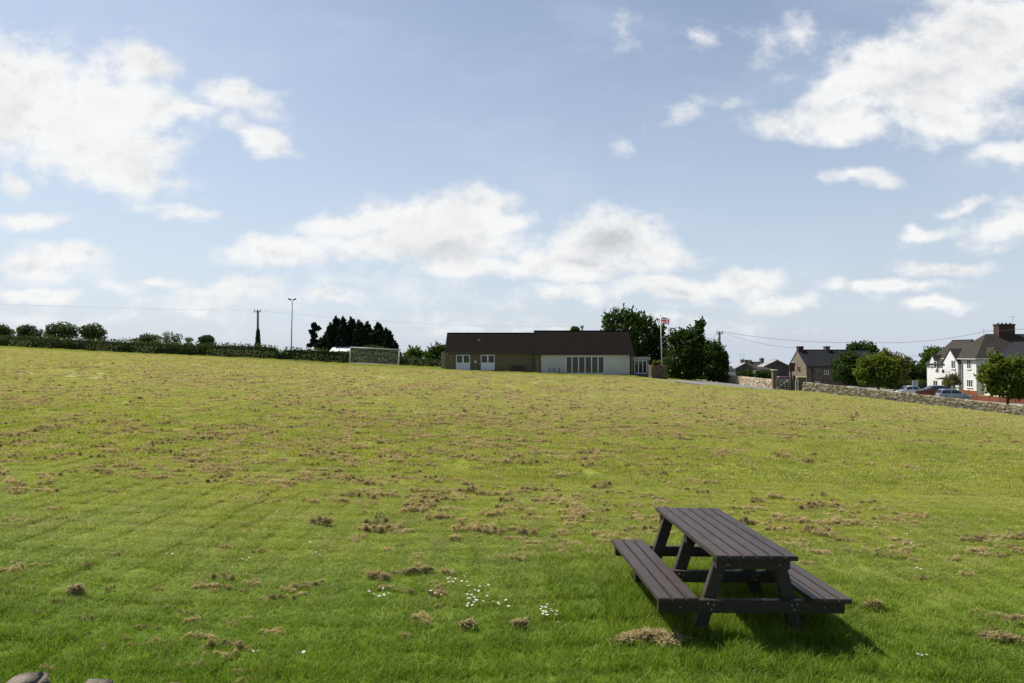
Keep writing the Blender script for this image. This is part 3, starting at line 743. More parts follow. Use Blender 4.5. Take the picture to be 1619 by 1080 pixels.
def window_y(parent, x0, x1, z0, z1, y, cols=1, rows=1, fw=.06, name='window', sill=True, mf='white_frame', fr=None):
    f = MB(); f.ab((x0, y - .05, z0), (x0 + fw, y + .02, z1)); f.ab((x1 - fw, y - .05, z0), (x1, y + .02, z1))
    f.ab((x0 + fw, y - .048, z0), (x1 - fw, y + .02, z0 + fw)); f.ab((x0 + fw, y - .048, z1 - fw), (x1 - fw, y + .02, z1))
    for k in range(1, cols): c = x0 + (x1 - x0) * k / cols; f.ab((c - fw / 2, y - .046, z0 + fw), (c + fw / 2, y + .02, z1 - fw))
    for k in range(1, rows):
        c = z0 + (z1 - z0) * (fr or k / rows); f.ab((x0 + fw, y - .044, c - fw * .4), (x1 - fw, y + .02, c + fw * .4))
    if sill: f.ab((x0 - .06, y - .11, z0 - .07), (x1 + .06, y + .01, z0 - .001))
    fo = wb(f, name, M[mf], parent)
    g = MB(); g.ab((x0 + fw * .5, y - .02, z0 + fw * .5), (x1 - fw * .5, y - .012, z1 - fw * .5)); wb(g, 'pane', M['glass'], fo)
    return fo
def window_x(parent, y0, y1, z0, z1, x, cols=1, rows=1, fw=.06, name='window', sill=True, mf='white_frame'):
    f = MB(); f.ab((x - .05, y0, z0), (x + .02, y0 + fw, z1)); f.ab((x - .05, y1 - fw, z0), (x + .02, y1, z1))
    f.ab((x - .048, y0 + fw, z0), (x + .02, y1 - fw, z0 + fw)); f.ab((x - .048, y0 + fw, z1 - fw), (x + .02, y1 - fw, z1))
    for k in range(1, cols): c = y0 + (y1 - y0) * k / cols; f.ab((x - .046, c - fw / 2, z0 + fw), (x + .02, c + fw / 2, z1 - fw))
    for k in range(1, rows): c = z0 + (z1 - z0) * k / rows; f.ab((x - .044, y0 + fw, c - fw * .4), (x + .02, y1 - fw, c + fw * .4))
    if sill: f.ab((x - .12, y0 - .06, z0 - .08), (x + .01, y1 + .06, z0 - .001))
    fo = wb(f, name, M[mf], parent)
    g = MB(); g.ab((x - .02, y0 + fw * .5, z0 + fw * .5), (x - .012, y1 - fw * .5, z1 - fw * .5)); wb(g, 'pane', M['glass'], fo)
    return fo
def chimney(parent, x0, x1, y0, y1, z0, z1, mt, pots=2):
    c = MB(); c.ab((x0, y0, z0), (x1, y1, z1 - .22)); c.ab((x0 - .07, y0 - .07, z1 - .22), (x1 + .07, y1 + .07, z1)); co = wb(c, 'chimney', mt, parent)
    for k in range(pots):
        q = MB(); x = x0 + (x1 - x0) * (k + .5) / pots; q.lathe((x, (y0 + y1) / 2, z1 - .02), [(.13, 0), (.11, .18), (.14, .22)], 10); wb(q, 'chimney_pot', M['brick_red'], co)
    return co
def aerial(parent, x, y, z0, z1, span=.9):
    a = MB(); a.tube([(x, y, z0), (x, y, z1)], .028, 6); a.tube([(x - span * .5, y, z1 - .08), (x + span * .5, y + .1, z1 - .08)], .02, 5)
    for k in range(6): xx = x - span * .45 + span * .9 * k / 5; a.tube([(xx, y - .22, z1 - .08), (xx, y + .22, z1 - .08)], .012, 4)
    return wb(a, 'aerial', M['grey_steel'], parent)

# ------------------------------------------------------------------ sports pavilion
Yp, Yq = 94.0, 93.2
px0, px1, px2 = xc(704.5, Yp), xc(847, Yq), xc(1001, Yq)
zr1, ze1 = zc(528.5, 97.4), zc(556, Yp); zr2, ze2 = zc(525, 97.2), zc(558.5, Yq)
pav = empty('pavilion', (0, 94, G(0, 94)), 0, 'long single storey sports pavilion with dark tiled roofs, half stone and half white', 'pavilion')
w1_, r1_ = gable_x(pav, px0, px1 - .01, Yp, 100.8, G(px0, Yp) - 1.2, ze1, zr1, M['stone_wall'], M['tile_dark'], oe=.28, wall='stone_wall', roof='roof')
w2_, r2_ = gable_x(pav, px1, px2, Yq, 101.6, -1.6, ze2, zr2, M['stone_wall'], M['tile_dark'], oe=.28, wall='hall_wall', roof='roof')
rn = MB(); rn.ab((xc(855, Yq), Yq - .035, G(px2, Yq) + .18), (xc(995.5, Yq), Yq + .01, ze2 - .06)); wb(rn, 'rendered_panel', M['render_cream'], pav)
pl = MB(); pl.ab((xc(893, Yq), Yq - .05, -1.4), (px2 - .02, Yq + .01, G(px2, Yq) + .179)); wb(pl, 'plinth', M['plinth'], pav)
# white six light window
window_y(pav, xc(894.2, Yq), xc(955.6, Yq), zc(591.0, Yq), zc(563.0, Yq), Yq - .04, 6, 1, .13, sill=False)
# two pairs of white doors: glazed above, panelled below
def door(xa, xb):
    z0, z1 = zc(585.2, Yp), zc(561, Yp); xm = (xa + xb) / 2; zm = z0 + (z1 - z0) * .46
    f = MB(); f.ab((xa, Yp - .06, z0), (xa + .11, Yp + .01, z1)); f.ab((xb - .11, Yp - .06, z0), (xb, Yp + .01, z1)); f.ab((xa + .11, Yp - .058, z1 - .1), (xb - .11, Yp + .01, z1))
    f.ab((xm - .09, Yp - .058, z0), (xm + .09, Yp + .01, z1 - .1))
    for a, b in ((xa + .11, xm - .09), (xm + .09, xb - .11)):
        f.ab((a, Yp - .05, z0), (b, Yp + .01, zm))
        for k in range(1, 4): c = a + (b - a) * k / 4; f.ab((c - .012, Yp - .056, z0 + .06), (c + .012, Yp - .05, zm - .04))
        f.ab((a, Yp - .055, zm), (b, Yp + .01, zm + .06))
    d = wb(f, 'door', M['white_frame'], pav)
    for a, b in ((xa + .11, xm - .09), (xm + .09, xb - .11)):
        g = MB(); g.ab((a - .02, Yp - .03, zm + .04), (b + .02, Yp - .022, z1 - .08)); wb(g, 'pane', M['glass'], d)
    h = MB(); h.tube([(xm - .05, Yp - .06, zm - .1), (xm - .05, Yp - .1, zm - .1), (xm - .16, Yp - .1, zm - .1)], .014, 6); wb(h, 'handle', M['black_metal'], d)
door(xc(721, Yp), xc(743.2, Yp)); door(xc(760.2, Yp), xc(782.2, Yp))
v = MB(); cx_, cz_ = xc(751.5, Yp), zc(572, Yp); v.box((cx_, Yp - .07, cz_), (.3, .14, .34), ch=.04); wb(v, 'meter_box', M['white_frame'], pav)
lmp = MB(); lmp.box((xc(707.5, Yp), Yp - .08, zc(559, Yp)), (.16, .16, .14), ch=.03); wb(lmp, 'security_light', M['white_frame'], pav)
for px_ in (854.2, 996.5):
    d_ = MB(); x_ = xc(px_, Yq); d_.tube([(x_, Yq - .3, ze2 - .2), (x_, Yq - .09, ze2 - .45), (x_, Yq - .09, G(x_, Yq) - .05)], .045, 8); wb(d_, 'drainpipe', M['gutter'], pav)
rv = MB(); rv.box((xc(757.5, 96), 95.9, zc(539, 96)), (.35, .3, .2), rot=(R(40), 0, 0)); wb(rv, 'roof_vent', M['gutter'], pav)
# glazed entrance porch at the right end
xa, xb, yf = px2 + .02, xc(1027, 94.2), 94.2
pw_ = MB(); pw_.ab((xa, yf + .05, -1.8), (xb, 98, zc(565.5, yf))); wb(pw_, 'porch_wall', M['stone_wall'], pav)
fa = MB(); fa.ab((xa, yf - .12, zc(569.5, yf)), (xb + .1, 98.2, zc(564.5, yf))); wb(fa, 'porch_roof', M['grey_steel'], pav)
window_y(pav, xc(1002.6, yf), xc(1023, yf), zc(591, yf), zc(569.8, yf), yf + .03, 3, 1, .12, name='porch_window', sill=False)
lb = MB(); lb.lathe((xc(1025.3, yf), yf - .05, zc(578.4, yf)), [(.02, -.12), (.12, -.06), (.12, .06), (.02, .12)], 10); wb(lb, 'wall_lamp', M['white_frame'], pav)
st_ = MB(); st_.ab((xa, 92.6, -2.2), (xc(1034, 92.6), yf, zc(592.3, 92.6))); wb(st_, 'step', M['plinth'], pav)
gp = MB(); gp.ab((px0 - .75, 95.2, G(px0, 95) - .8), (px0 - .02, 100, zc(556.5, 95.2))); wb(gp, 'side_lean_to', mat('weathered pale boards', (.27, .25, .21), (.20, .185, .155), 3, rough=.9, stretch=(8, 8, .5)), pav)
# bench in the shade of the stone wall
def bench(label, p, rz):
    b = empty('bench', p, rz, label, 'bench')
    q = MB(); [q.box((0, dy, .45), (1.8, .12, .04)) for dy in (-.16, 0, .16)]; q.build('seat', M['dark_wood'], b)
    q = MB(); [q.box((0, .27 + .03 * k, .62 + .13 * k), (1.8, .035, .1), rot=(R(-12), 0, 0)) for k in range(3)]; q.build('backrest', M['dark_wood'], b)
    for sx_ in (-.8, .8):
        for yy, hh in ((-.22, .43), (.25, .9)): q = MB(); q.box((sx_, yy, hh / 2 - .02), (.07, .07, hh)); q.build('leg', M['dark_wood'], b)
        q = MB(); q.box((sx_, 0, .64), (.07, .5, .04)); q.build('armrest', M['dark_wood'], b)
x_ = xc(819, 93.2); bench('dark wooden bench against the stone wall of the pavilion', (x_, 93.3, G(x_, 93.3)), 0)
# low planter wall with the flagpole behind it
def stone_wall_mesh(path, H, thick, sl, sh, seed, name, parent, mt, cope=True, top=None):
    """random rubble wall along a path of (x, y); each stone modelled, one mesh for the body, one for the cope"""
    r = random.Random(seed); o = root_of(parent).location
    def run(name, rows, z0f, hgt, lens, th, jit, tilt):
        vs, fs = [], []
        def add(c, d, ang, tl):
            b = len(vs); ca, sa = math.cos(ang), math.sin(ang)
            for sx_ in (-1, 1):
                for sy_ in (-1, 1):
                    for sz_ in (-1, 1):
                        for ax in range(3):       # chamfered corner: three points each
                            k = [1, 1, 1]; k2 = .72
                            lx = sx_ * d[0] / 2 * (k2 if ax == 0 else 1) * r.uniform(.94, 1.03)
                            ly = sy_ * d[1] / 2 * (.94 if ax == 1 else 1) * r.uniform(.97, 1.02)
                            lz = sz_ * d[2] / 2 * (k2 if ax == 2 else 1) * r.uniform(.94, 1.03)
                            lx += lz * tl
                            vs.append((c[0] + lx * ca - ly * sa - o.x, c[1] + lx * sa + ly * ca - o.y, c[2] + lz - o.z))
            bm_i.append((b, b + 24))
        bm_i = []
        for (a, b_) in zip(path[:-1], path[1:]):
            dx, dy = b_[0] - a[0], b_[1] - a[1]; Ls = math.hypot(dx, dy); ang = math.atan2(dy, dx)
            for k in range(rows):
                s = -r.uniform(0, .2)
                while s < Ls:
                    l = r.uniform(*lens); x = a[0] + dx * (s + l / 2) / Ls; y = a[1] + dy * (s + l / 2) / Ls
                    z = z0f(x, y) + (k + .5) * hgt + r.uniform(-.02, .02)
                    oy = r.gauss(0, jit)
                    add((x - math.sin(ang) * oy, y + math.cos(ang) * oy, z), (l * .97, th, hgt * r.uniform(.85, 1.02)), ang, r.uniform(-tilt, tilt)); s += l
        bm = bmesh.new()
        for (i0, i1) in bm_i:
            vv = [bm.verts.new(v) for v in vs[i0:i1]]
            bmesh.ops.convex_hull(bm, input=vv)
        me = bpy.data.meshes.new(name); bm.to_mesh(me); bm.free(); me.materials.append(mt); link(name, me, parent)
    rows = max(1, round((H - (.22 if cope else 0)) / sh)); hh = (H - (.22 if cope else 0)) / rows
    zf = top or (lambda x, y: G(x, y) - .05)
    run('wall_body', rows, zf, hh, sl, thick, .02, .12)
    if cope: run('coping', 1, lambda x, y: zf(x, y) + H - .22, .22, (.16, .4), thick * .96, .015, .3)
def rubble_mat(name, ca, cb, cc, cd):
    m = bpy.data.materials.new(name); nt = nodes_of(m)
    out = N(nt, 'ShaderNodeOutputMaterial'); b = N(nt, 'ShaderNodeBsdfPrincipled'); nt.links.new(b.outputs[0], out.inputs[0])
    g = N(nt, 'ShaderNodeNewGeometry'); rp = N(nt, 'ShaderNodeValToRGB'); nt.links.new(g.outputs['Random Per Island'], rp.inputs[0])
    e = rp.color_ramp.elements; e[0].color = (*ca, 1); e[1].color = (*cd, 1)
    for p_, c_ in ((.35, cb), (.7, cc)): q = e.new(p_); q.color = (*c_, 1)
    nz = mrange(nt, noise(nt, g.outputs['Position'], 8, 6, .65), .3, .7)
    nt.links.new(mixc(nt, nz, rp.outputs[0], mixc(nt, 1.0, rp.outputs[0], (.6, .58, .55), 'MULTIPLY')), b.inputs['Base Color'])
    b.inputs['Roughness'].default_value = .95; b.inputs['Specular IOR Level'].default_value = .1
    return m
M['drystone'] = rubble_mat('cotswold dry stone', (.28, .22, .14), (.46, .38, .26), (.60, .51, .37), (.74, .68, .55))
M['brown_stone'] = rubble_mat('brown planter stone', (.12, .09, .065), (.145, .11, .08), (.17, .13, .095), (.20, .155, .115))
dpl = 88.5; xa, xb = xc(1031, dpl), xc(1052.5, dpl)
plw = empty('planter_wall', ((xa + xb) / 2, dpl, G(xb, dpl)), 0, 'square brown stone planter wall at the foot of the flagpole', 'wall')
zt = zc(577.8, dpl); zb_ = zc(601, dpl)
stone_wall_mesh([(xa, dpl), (xb, dpl)], zt - zb_, .35, (.25, .45), .16, 5, 'w', plw, M['brown_stone'], cope=False, top=lambda x, y: zb_)
stone_wall_mesh([(xb - .17, dpl + .2), (xb - .17, dpl + 2.2)], zt - zb_, .35, (.25, .45), .16, 6, 'w', plw, M['brown_stone'], cope=False, top=lambda x, y: zb_)
stone_wall_mesh([(xa + .17, dpl + .2), (xa + .17, dpl + 2.2)], zt - zb_, .35, (.25, .45), .16, 7, 'w', plw, M['brown_stone'], cope=False, top=lambda x, y: zb_)
sl_ = MB(); sl_.ab((xa + .3, dpl + .1, zb_), (xb - .3, dpl + 2.3, zt - .12)); wb(sl_, 'soil', M['soil'], plw)
# flagpole and flag
pb, ptop = at(1046.6, 580, 89.4), at(1044.4, 499.5, 89.4)
fp = empty('flagpole', (pb.x, pb.y, pb.z - .2), 0, 'slender white flagpole rising beside the pavilion porch', 'flagpole')
q = MB(); q.tube([(pb.x, pb.y, pb.z - .4), (pb.x * .5 + ptop.x * .5, pb.y, (pb.z + ptop.z) / 2), tuple(ptop)], [.085, .07, .05], 12); wb(q, 'pole', M['white_paint'], fp, smooth=True)
q = MB(); q.lathe((ptop.x, ptop.y, ptop.z), [(.02, 0), (.08, .04), (.09, .1), (.05, .16), (.01, .18)], 10); wb(q, 'finial', M['white_paint'], fp)
for nm, c in (('flag_red', (.55, .035, .06)), ('flag_white', (.78, .75, .77)), ('flag_blue', (.05, .07, .24))): M[nm] = leaf_mat(nm, c, c, trans=.4, rough=.8, spec=.1, tint=(1, 1, 1))
def flag(p0, wdt, hgt, label):
    nu, nv = 60, 36; vs, fs, mi = [], [], []
    for j in range(nv + 1):
        for i_ in range(nu + 1):
            u, v_ = i_ / nu, j / nv
            vs.append((u * wdt * .82, .17 * math.sin(u * 8.5 + v_ * 1.1) * u ** .5 + .25 * u, v_ * hgt - .42 * u ** 1.5 * hgt * .55 - .05 * math.sin(u * 7) * u))
    def colr(u, v_):
        x, y = (u - .5) * 60, (v_ - .5) * 30
        if abs(x) < 3 or abs(y) < 3: return 0
        if abs(x) < 5 or abs(y) < 5: return 1
        d1 = (y - x * .5) / math.hypot(1, .5); d2 = (y + x * .5) / math.hypot(1, .5)
        for d_, sgn in ((d1, 1 if x > 0 else -1), (d2, -1 if x > 0 else 1)):
            if abs(d_) < 3: return 0 if 0 < -d_ * (1 if x > 0 else -1) < 2 else 1
        return 2
    for j in range(nv):
        for i_ in range(nu):
            a = j * (nu + 1) + i_; fs.append((a, a + 1, a + nu + 2, a + nu + 1)); mi.append(colr((i_ + .5) / nu, (j + .5) / nv))
    me = bpy.data.meshes.new('flag'); me.from_pydata(vs, [], fs)
    for k in ('flag_red', 'flag_white', 'flag_blue'): me.materials.append(M[k])
    me.polygons.foreach_set('material_index', mi); me.polygons.foreach_set('use_smooth', [True] * len(fs)); me.update()
    o = link('flag', me); o.location = p0
    return tag(o, label, 'flag')
flag((ptop.x + .07, ptop.y, at(1044.6, 513.5, 89.4).z + .15), 1.4, .86, 'red white and blue union flag flying from the white flagpole')

# ------------------------------------------------------------------ driveway, car park, lanes
def sheet(name, quad, nu, nv, mt, lift, label=None):
    a, b, c, d = [Vector((*q, 0)) for q in quad]; vs, fs = [], []
    for j in range(nv + 1):
        for i_ in range(nu + 1):
            u, v_ = i_ / nu, j / nv; p = (a * (1 - u) + b * u) * (1 - v_) + (d * (1 - u) + c * u) * v_
            vs.append((p.x, p.y, G(p.x, p.y) + lift))
    for j in range(nv):
        for i_ in range(nu): k = j * (nu + 1) + i_; fs.append((k, k + 1, k + nu + 2, k + nu + 1))
    q = MB(); q.add(vs, fs); o = q.build(name, mt, smooth=True); tag(o, label, kind='structure'); return o
def strip(name, near, far, n, mt, lift):
    near = [hit(*p) for p in near]; far = [hit(*p) for p in far]; m = len(near); q = MB(); vs, fs = [], []
    nu = 8 * (m - 1)
    for j in range(n + 1):
        for i_ in range(nu + 1):
            k = min(i_ // 8, m - 2); u = i_ / 8 - k; a, b = near[k].lerp(near[k + 1], u), far[k].lerp(far[k + 1], u); p = a.lerp(b, j / n)
            vs.append((p.x, p.y, G(p.x, p.y) + lift))
    for j in range(n):
        for i_ in range(nu): k = j * (nu + 1) + i_; fs.append((k, k + 1, k + nu + 2, k + nu + 1))
    q.add(vs, fs); return tag(q.build(name, mt, smooth=True), kind='structure')
strip('driveway', DW_N, DW_F, 8, M['asphalt'], .08)
sheet('car_park', [(36.2, 85.6), (62, 63.5), (66.4, 150), (33, 150)], 30, 30, M['asphalt'], .03)

# ------------------------------------------------------------------ football goal
def goal():
    gc_ = at(592, 578, 103.5); L, H, rz = 7.32, 2.44, R(16)
    g = empty('football_goal', (gc_.x, gc_.y, G(gc_.x, gc_.y)), rz, 'white full size football goal with net standing before the hedge', 'goal')
    sl = math.atan2(G(gc_.x + 3, gc_.y) - G(gc_.x - 3, gc_.y), 6); g.rotation_euler = (0, -sl, rz)
    for s in (-1, 1):
        q = MB(); q.tube([(s * L / 2, 0, -.1), (s * L / 2, 0, H)], .075, 10); q.build('post', M['white_paint'], g, smooth=True)
        q = MB(); q.tube([(s * L / 2, 0, H), (s * L / 2, .55, H - .1), (s * L / 2, 1.9, .06)], .045, 8); q.build('side_stay', M['white_paint'], g, smooth=True)
    q = MB(); q.tube([(-L / 2 - .06, 0, H), (L / 2 + .06, 0, H)], .075, 10); q.build('crossbar', M['white_paint'], g, smooth=True)
    q = MB(); q.tube([(-L / 2, 1.9, .08), (L / 2, 1.9, .08)], .06, 8)
    for s in (-1, 1): q.tube([(s * L / 2, 0, .07), (s * L / 2, 1.9, .07)], .045, 8)
    q.build('ground_frame', M['white_paint'], g, smooth=True)
    q = MB(); nx_ = 34
    back = lambda t: (.55 + (1.9 - .55) * t, (H - .1) * (1 - t) + .06 * t)
    for k in range(nx_ + 1):
        x = -L / 2 + L * k / nx_; b0, b1 = back(0), back(1)
        q.tube([(x, 0, H), (x, b0[0], b0[1]), (x, b1[0] - .15, .6), (x, b1[0], b1[1])], .0026, 3, cap=False)
    for k in range(13):
        t = k / 12; y, z = back(t); q.tube([(-L / 2, y, z), (L / 2, y, z)], .0026, 3, cap=False)
    for s in (-1, 1):
        for k in range(1, 10): t = k / 10; y, z = back(t); q.tube([(s * L / 2, 0, z), (s * L / 2, y, z)], .0026, 3, cap=False)
        for k in range(1, 7): y = 1.9 * k / 7; z = min(H, (H - .1) * (1 - max(0, (y - .55) / 1.35))); q.tube([(s * L / 2, y, .06), (s * L / 2, y, z)], .0026, 3, cap=False)
    q.build('net', M['net'], g)
goal()

# ------------------------------------------------------------------ poles, floodlight, wires
def util_pole(px, pyb, pyt, d, label, arm=.55, ivy=False, arm_y=0.0):
    b, t = at(px, pyb, d), at(px, pyt, d); zb = G(b.x, b.y)
    u = empty('utility_pole', (b.x, b.y, zb), 0, label, 'utility pole')
    q = MB(); q.tube([(b.x, b.y, zb - .3), (t.x, b.y, t.z)], [.20, .16], 10); wb(q, 'pole', M['pole_wood'], u, smooth=True)
    q = MB(); q.box((t.x, b.y - .16, t.z - .18), (arm * 2, .1, .12)); a = wb(q, 'crossarm', M['pole_wood'], u)
    for k in (-1, 0, 1):
        q = MB(); q.lathe((t.x + k * arm * .85, b.y - .16, t.z - .12), [(.03, 0), (.03, .12), (.09, .15), (.09, .26), (.04, .32)], 8); wb(q, 'insulator', M['black_metal'], a)
    return u, t
u1, t1 = util_pole(407.6, 566, 491.5, 112, 'wooden pole with ivy round its foot behind the left hedge')
u2, t2 = util_pole(1137.5, 604, 525.5, 104, 'tall wooden pole beside the dark trees, wires running right', arm=.45)
u3, t3 = util_pole(920.5, 560, 516, 132, 'top of a wooden pole showing above the pavilion roof', arm=.3)
q = MB(); q.tube([(t3.x - 1.3, 131.8, t3.z - .85), (t3.x - .9, 131.8, t3.z - .35), (t3.x, 131.8, t3.z - .25)], .05, 6); wb(q, 'lamp_bracket', M['black_metal'], u3)
def wire(pts, sag, label, r=.016, mt='wire'):
    vs = []
    for a, b in zip(pts[:-1], pts[1:]):
        a, b = Vector(a), Vector(b)
        for k in range(17): t = k / 16; p = a.lerp(b, t); p.z -= sag * 4 * t * (1 - t); vs.append(p)
    q = MB(); q.tube(vs, r, 5); o = q.build('overhead_wire', M[mt]); return tag(o, label, 'wire')
wire([at(-260, 467, 118), (t1.x, 111.8, t1.z + .05)], .5, 'thin overhead wire running from the left edge to the ivied pole', .011, 'thin_wire')
wire([(t1.x, 111.8, t1.z + .05), (t3.x, 131.8, t3.z + .02)], .9, 'faint overhead wire crossing the sky from the ivied pole to the pavilion', .010, 'thin_wire')
wire([(t2.x + .35, 103.8, t2.z + .1), at(1375, 541.5, 99), at(1560, 523.5, 90), at(1800, 488, 80)], .55, 'long sagging wire passing right over the pub and the white house', .022)
wire([(t2.x + .2, 103.8, t2.z), at(1263, 550.5, 126)], .5, 'overhead wire from the tree side pole to the pub chimney', .018)
wire([(t2.x - .3, 104.1, t2.z - .1), at(1118, 545, 99)], .1, 'short stay wire slanting left down from the pole into the tree', .02)
wire([at(1394, 562, 118), at(1458, 562.5, 120)], .05, 'short level wire over the trees left of the white house', .016)
lb_, lt = at(460.2, 572, 112), at(462.2, 474, 112)
fl = empty('floodlight_mast', (lb_.x, lb_.y, G(lb_.x, lb_.y)), 0, 'tall thin steel mast carrying two dark floodlights above the hedge', 'floodlight')
q = MB(); q.tube([(lb_.x, lb_.y, G(lb_.x, lb_.y) - .2), tuple(lt)], [.11, .07], 10); wb(q, 'mast', M['grey_steel'], fl, smooth=True)
q = MB(); q.box((lt.x, lt.y, lt.z - .05), (.9, .08, .08)); wb(q, 'crossbar', M['grey_steel'], fl)
for s in (-1, 1):
    q = MB(); q.box((lt.x + s * .42, lt.y - .1, lt.z + .1), (.5, .42, .2), rot=(0, R(-s * 14), 0), ch=.05); h = wb(q, 'floodlight', M['black_metal'], fl)
    q = MB(); q.box((lt.x + s * .40, lt.y - .1, lt.z - .015), (.36, .3, .03), rot=(0, R(-s * 14), 0)); wb(q, 'lens', M['lamp_glass'], h)

# ------------------------------------------------------------------ field wall on the right, gate, piers, sign
wpts = [(36.0, 84.3)] + [tuple(at(px, 640, d).xy) for px, d in ((1400, 78.4), (1520, 73.8), (1619, 70.2), (1690, 67.8))]
fw_ = empty('dry_stone_wall', (*wpts[0], G(*wpts[0])), 0, 'long sunlit dry stone wall bounding the right side of the field', 'stone wall')
stone_wall_mesh(wpts, 1.38, .45, (.12, .30), .125, 21, 'w', fw_, M['drystone'])
a_, b__ = at(1142, 606, 101), at(1222, 610, 88.5)
fw2 = empty('dry_stone_wall', (b__.x, b__.y, G(b__.x, b__.y)), 0, 'pale dry stone wall beyond the driveway left of the gate', 'stone wall')
stone_wall_mesh([(a_.x, a_.y), (b__.x, b__.y)], 1.30, .45, (.14, .42), .115, 22, 'w', fw2, M['drystone'])
def pier(px, pyt, w_, d, label, mt):
    p = at(px, pyt, d); z0 = G(p.x, p.y)
    r_ = empty('gate_pier', (p.x, p.y, z0), 0, label, 'gate pier')
    q = MB(); q.ab((p.x - w_ / 2, p.y - w_ / 2, z0 - .2), (p.x + w_ / 2, p.y + w_ / 2, p.z - .12)); wb(q, 'pier_shaft', mt, r_)
    q = MB(); q.box((p.x, p.y, p.z - .06), (w_ + .2, w_ + .2, .12), ch=.03); wb(q, 'cap', M['drystone'], r_)
pier(1224, 584.6, .52, 88, 'pale square stone gate pier on the left of the gate', M['stone_wall'])
pier(1267.5, 595.5, .78, 85.2, 'dark stone gate pier with a flat pale cap at the wall end', M['grey_stone'])
def gate():
    a, b = at(1226.5, 612, 86.5), at(1248, 612, 85.8); L = (b - a).xy.length; ang = math.atan2(b.y - a.y, b.x - a.x)
    z0 = (G(a.x, a.y) + G(b.x, b.y)) / 2
    g = empty('field_gate', (a.x, a.y, z0), ang, 'grey barred timber gate between the stone pier and the sign post', 'gate')
    for x in (.05, L - .05): q = MB(); q.box((x, 0, .72), (.1, .09, 1.36)); q.build('gate_stile', M['gate_wood'], g)
    for z in (.2, .48, .76, 1.02, 1.3): q = MB(); q.box((L / 2, 0, z), (L - .2, .05, .1)); q.build('rail', M['gate_wood'], g)
    q = MB(); q.tube([(.1, -.05, .2), (L - .1, -.05, 1.28)], .045, 4); q.build('brace', M['gate_wood'], g)
    for x in (L * .36, L * .68): q = MB(); q.box((x, -.04, .75), (.07, .03, 1.15)); q.build('gate_upright', M['gate_wood'], g)
gate()
def post(px, pyt, d, w_, label, mt):
    p = at(px, pyt, d); z0 = G(p.x, p.y); q = MB(); q.prism([(-w_ / 2, -.2), (w_ / 2, -.2), (w_ / 2, p.z - z0 - .05), (0, p.z - z0), (-w_ / 2, p.z - z0 - .05)], 'y', -w_ / 2, w_ / 2)
    o = q.build('gate_post', mt); o.location = (p.x, p.y, z0); tag(o, label, 'post')
post(1255.3, 593.5, 85.3, .26, 'dark timber gate post just right of the sign post', M['dark_wood'])
post(1258.6, 598, 84.9, .16, 'short pale post in front of the dark gate pier', M['gate_wood'])
sp_ = at(1251, 618, 85.5); sgn = empty('hanging_sign', (sp_.x, sp_.y, G(sp_.x, sp_.y)), 0, 'tall post with a dark red board beside the gate', 'sign')
q = MB(); q.ab((sp_.x - .09, sp_.y - .09, G(sp_.x, sp_.y) - .2), (sp_.x + .09, sp_.y + .09, zc(573, 85.5))); wb(q, 'sign_post', M['dark_wood'], sgn)
q = MB(); q.ab((xc(1248, 85.3), 85.28, zc(587, 85.3)), (xc(1256, 85.3), 85.36, zc(574.3, 85.3))); sb_ = wb(q, 'board', M['sign_red'], sgn)
q = MB(); x0_, x1_, z0_, z1_ = xc(1247.7, 85.3), xc(1256.3, 85.3), zc(587.4, 85.3), zc(573.9, 85.3)
for a, b in (((x0_, z0_), (x1_, z0_ + .06)), ((x0_, z1_ - .06), (x1_, z1_)), ((x0_, z0_ + .06), (x0_ + .06, z1_ - .06)), ((x1_ - .06, z0_ + .06), (x1_, z1_ - .06))): q.ab((a[0], 85.26, a[1]), (b[0], 85.30, b[1]))
wb(q, 'frame', M['dark_wood'], sb_)
q = MB(); q.tube([(sp_.x, 85.4, z1_ + .05), (sp_.x + .5, 85.2, z1_ + .12), (sp_.x + .62, 85.1, z1_ + .02)], .03, 6); wb(q, 'sign_lamp', M['white_paint'], sgn)

# ------------------------------------------------------------------ the stone pub
D_ = 125.0
x0_ = xc(1274.8, D_); x1_ = x0_ + 13.5; ze_, zr_ = zc(578.8, D_), zc(554.6, 128.9)
pub = empty('stone_pub', (x0_ + 5, 127, G(x0_, D_)), 0, 'two storey brown stone building with slate roof and two chimneys behind the gate', 'house')
pw1, pr1 = gable_x(pub, x0_, x1_, D_, D_ + 7.8, -5.0, ze_, zr_, M['pub_stone'], M['tile_slate'], oe=.2, og=.06)
chimney(pr1, x0_ + .05, x0_ + .95, D_ + 3.4, D_ + 4.4, zr_ - .8, zc(547.5, 129), M['brick_red'], 0)
chimney(pr1, xc(1303.5, 129), xc(1310, 129), D_ + 3.4, D_ + 4.4, zr_ - .8, zc(547.5, 129), M['grey_stone'], 0)
window_y(pub, xc(1302.8, D_), xc(1310, D_), zc(591.5, D_), zc(586, D_), D_, 2, 1, .09)
window_y(pub, xc(1288, D_), xc(1296, D_), zc(610, D_), zc(603, D_), D_, 3, 1, .09)
window_x(pub, D_ + 2.6, D_ + 3.4, zc(586, 128), zc(580, 128), x0_, 1, 2, .06, mf='dark_wood')
q = MB(); q.tube([(xc(1284, D_), D_ - .12, ze_ - .1), (xc(1284, D_), D_ - .12, -4.6)], .06, 8); wb(q, 'drainpipe', M['gutter'], pub)
q = MB(); xs_ = x0_ - .25; q.tube([(x0_, D_ + 4.2, zc(572, 129)), (xs_, D_ + 4.2, zc(572, 129)), (xs_ - .2, D_ + 4.2, zc(574, 129))], .05, 6); q.box((xs_ - .2, D_ + 4.2, zc(576.5, 129)), (.3, .35, .5), ch=.05); wb(q, 'wall_lantern', M['black_metal'], pub)

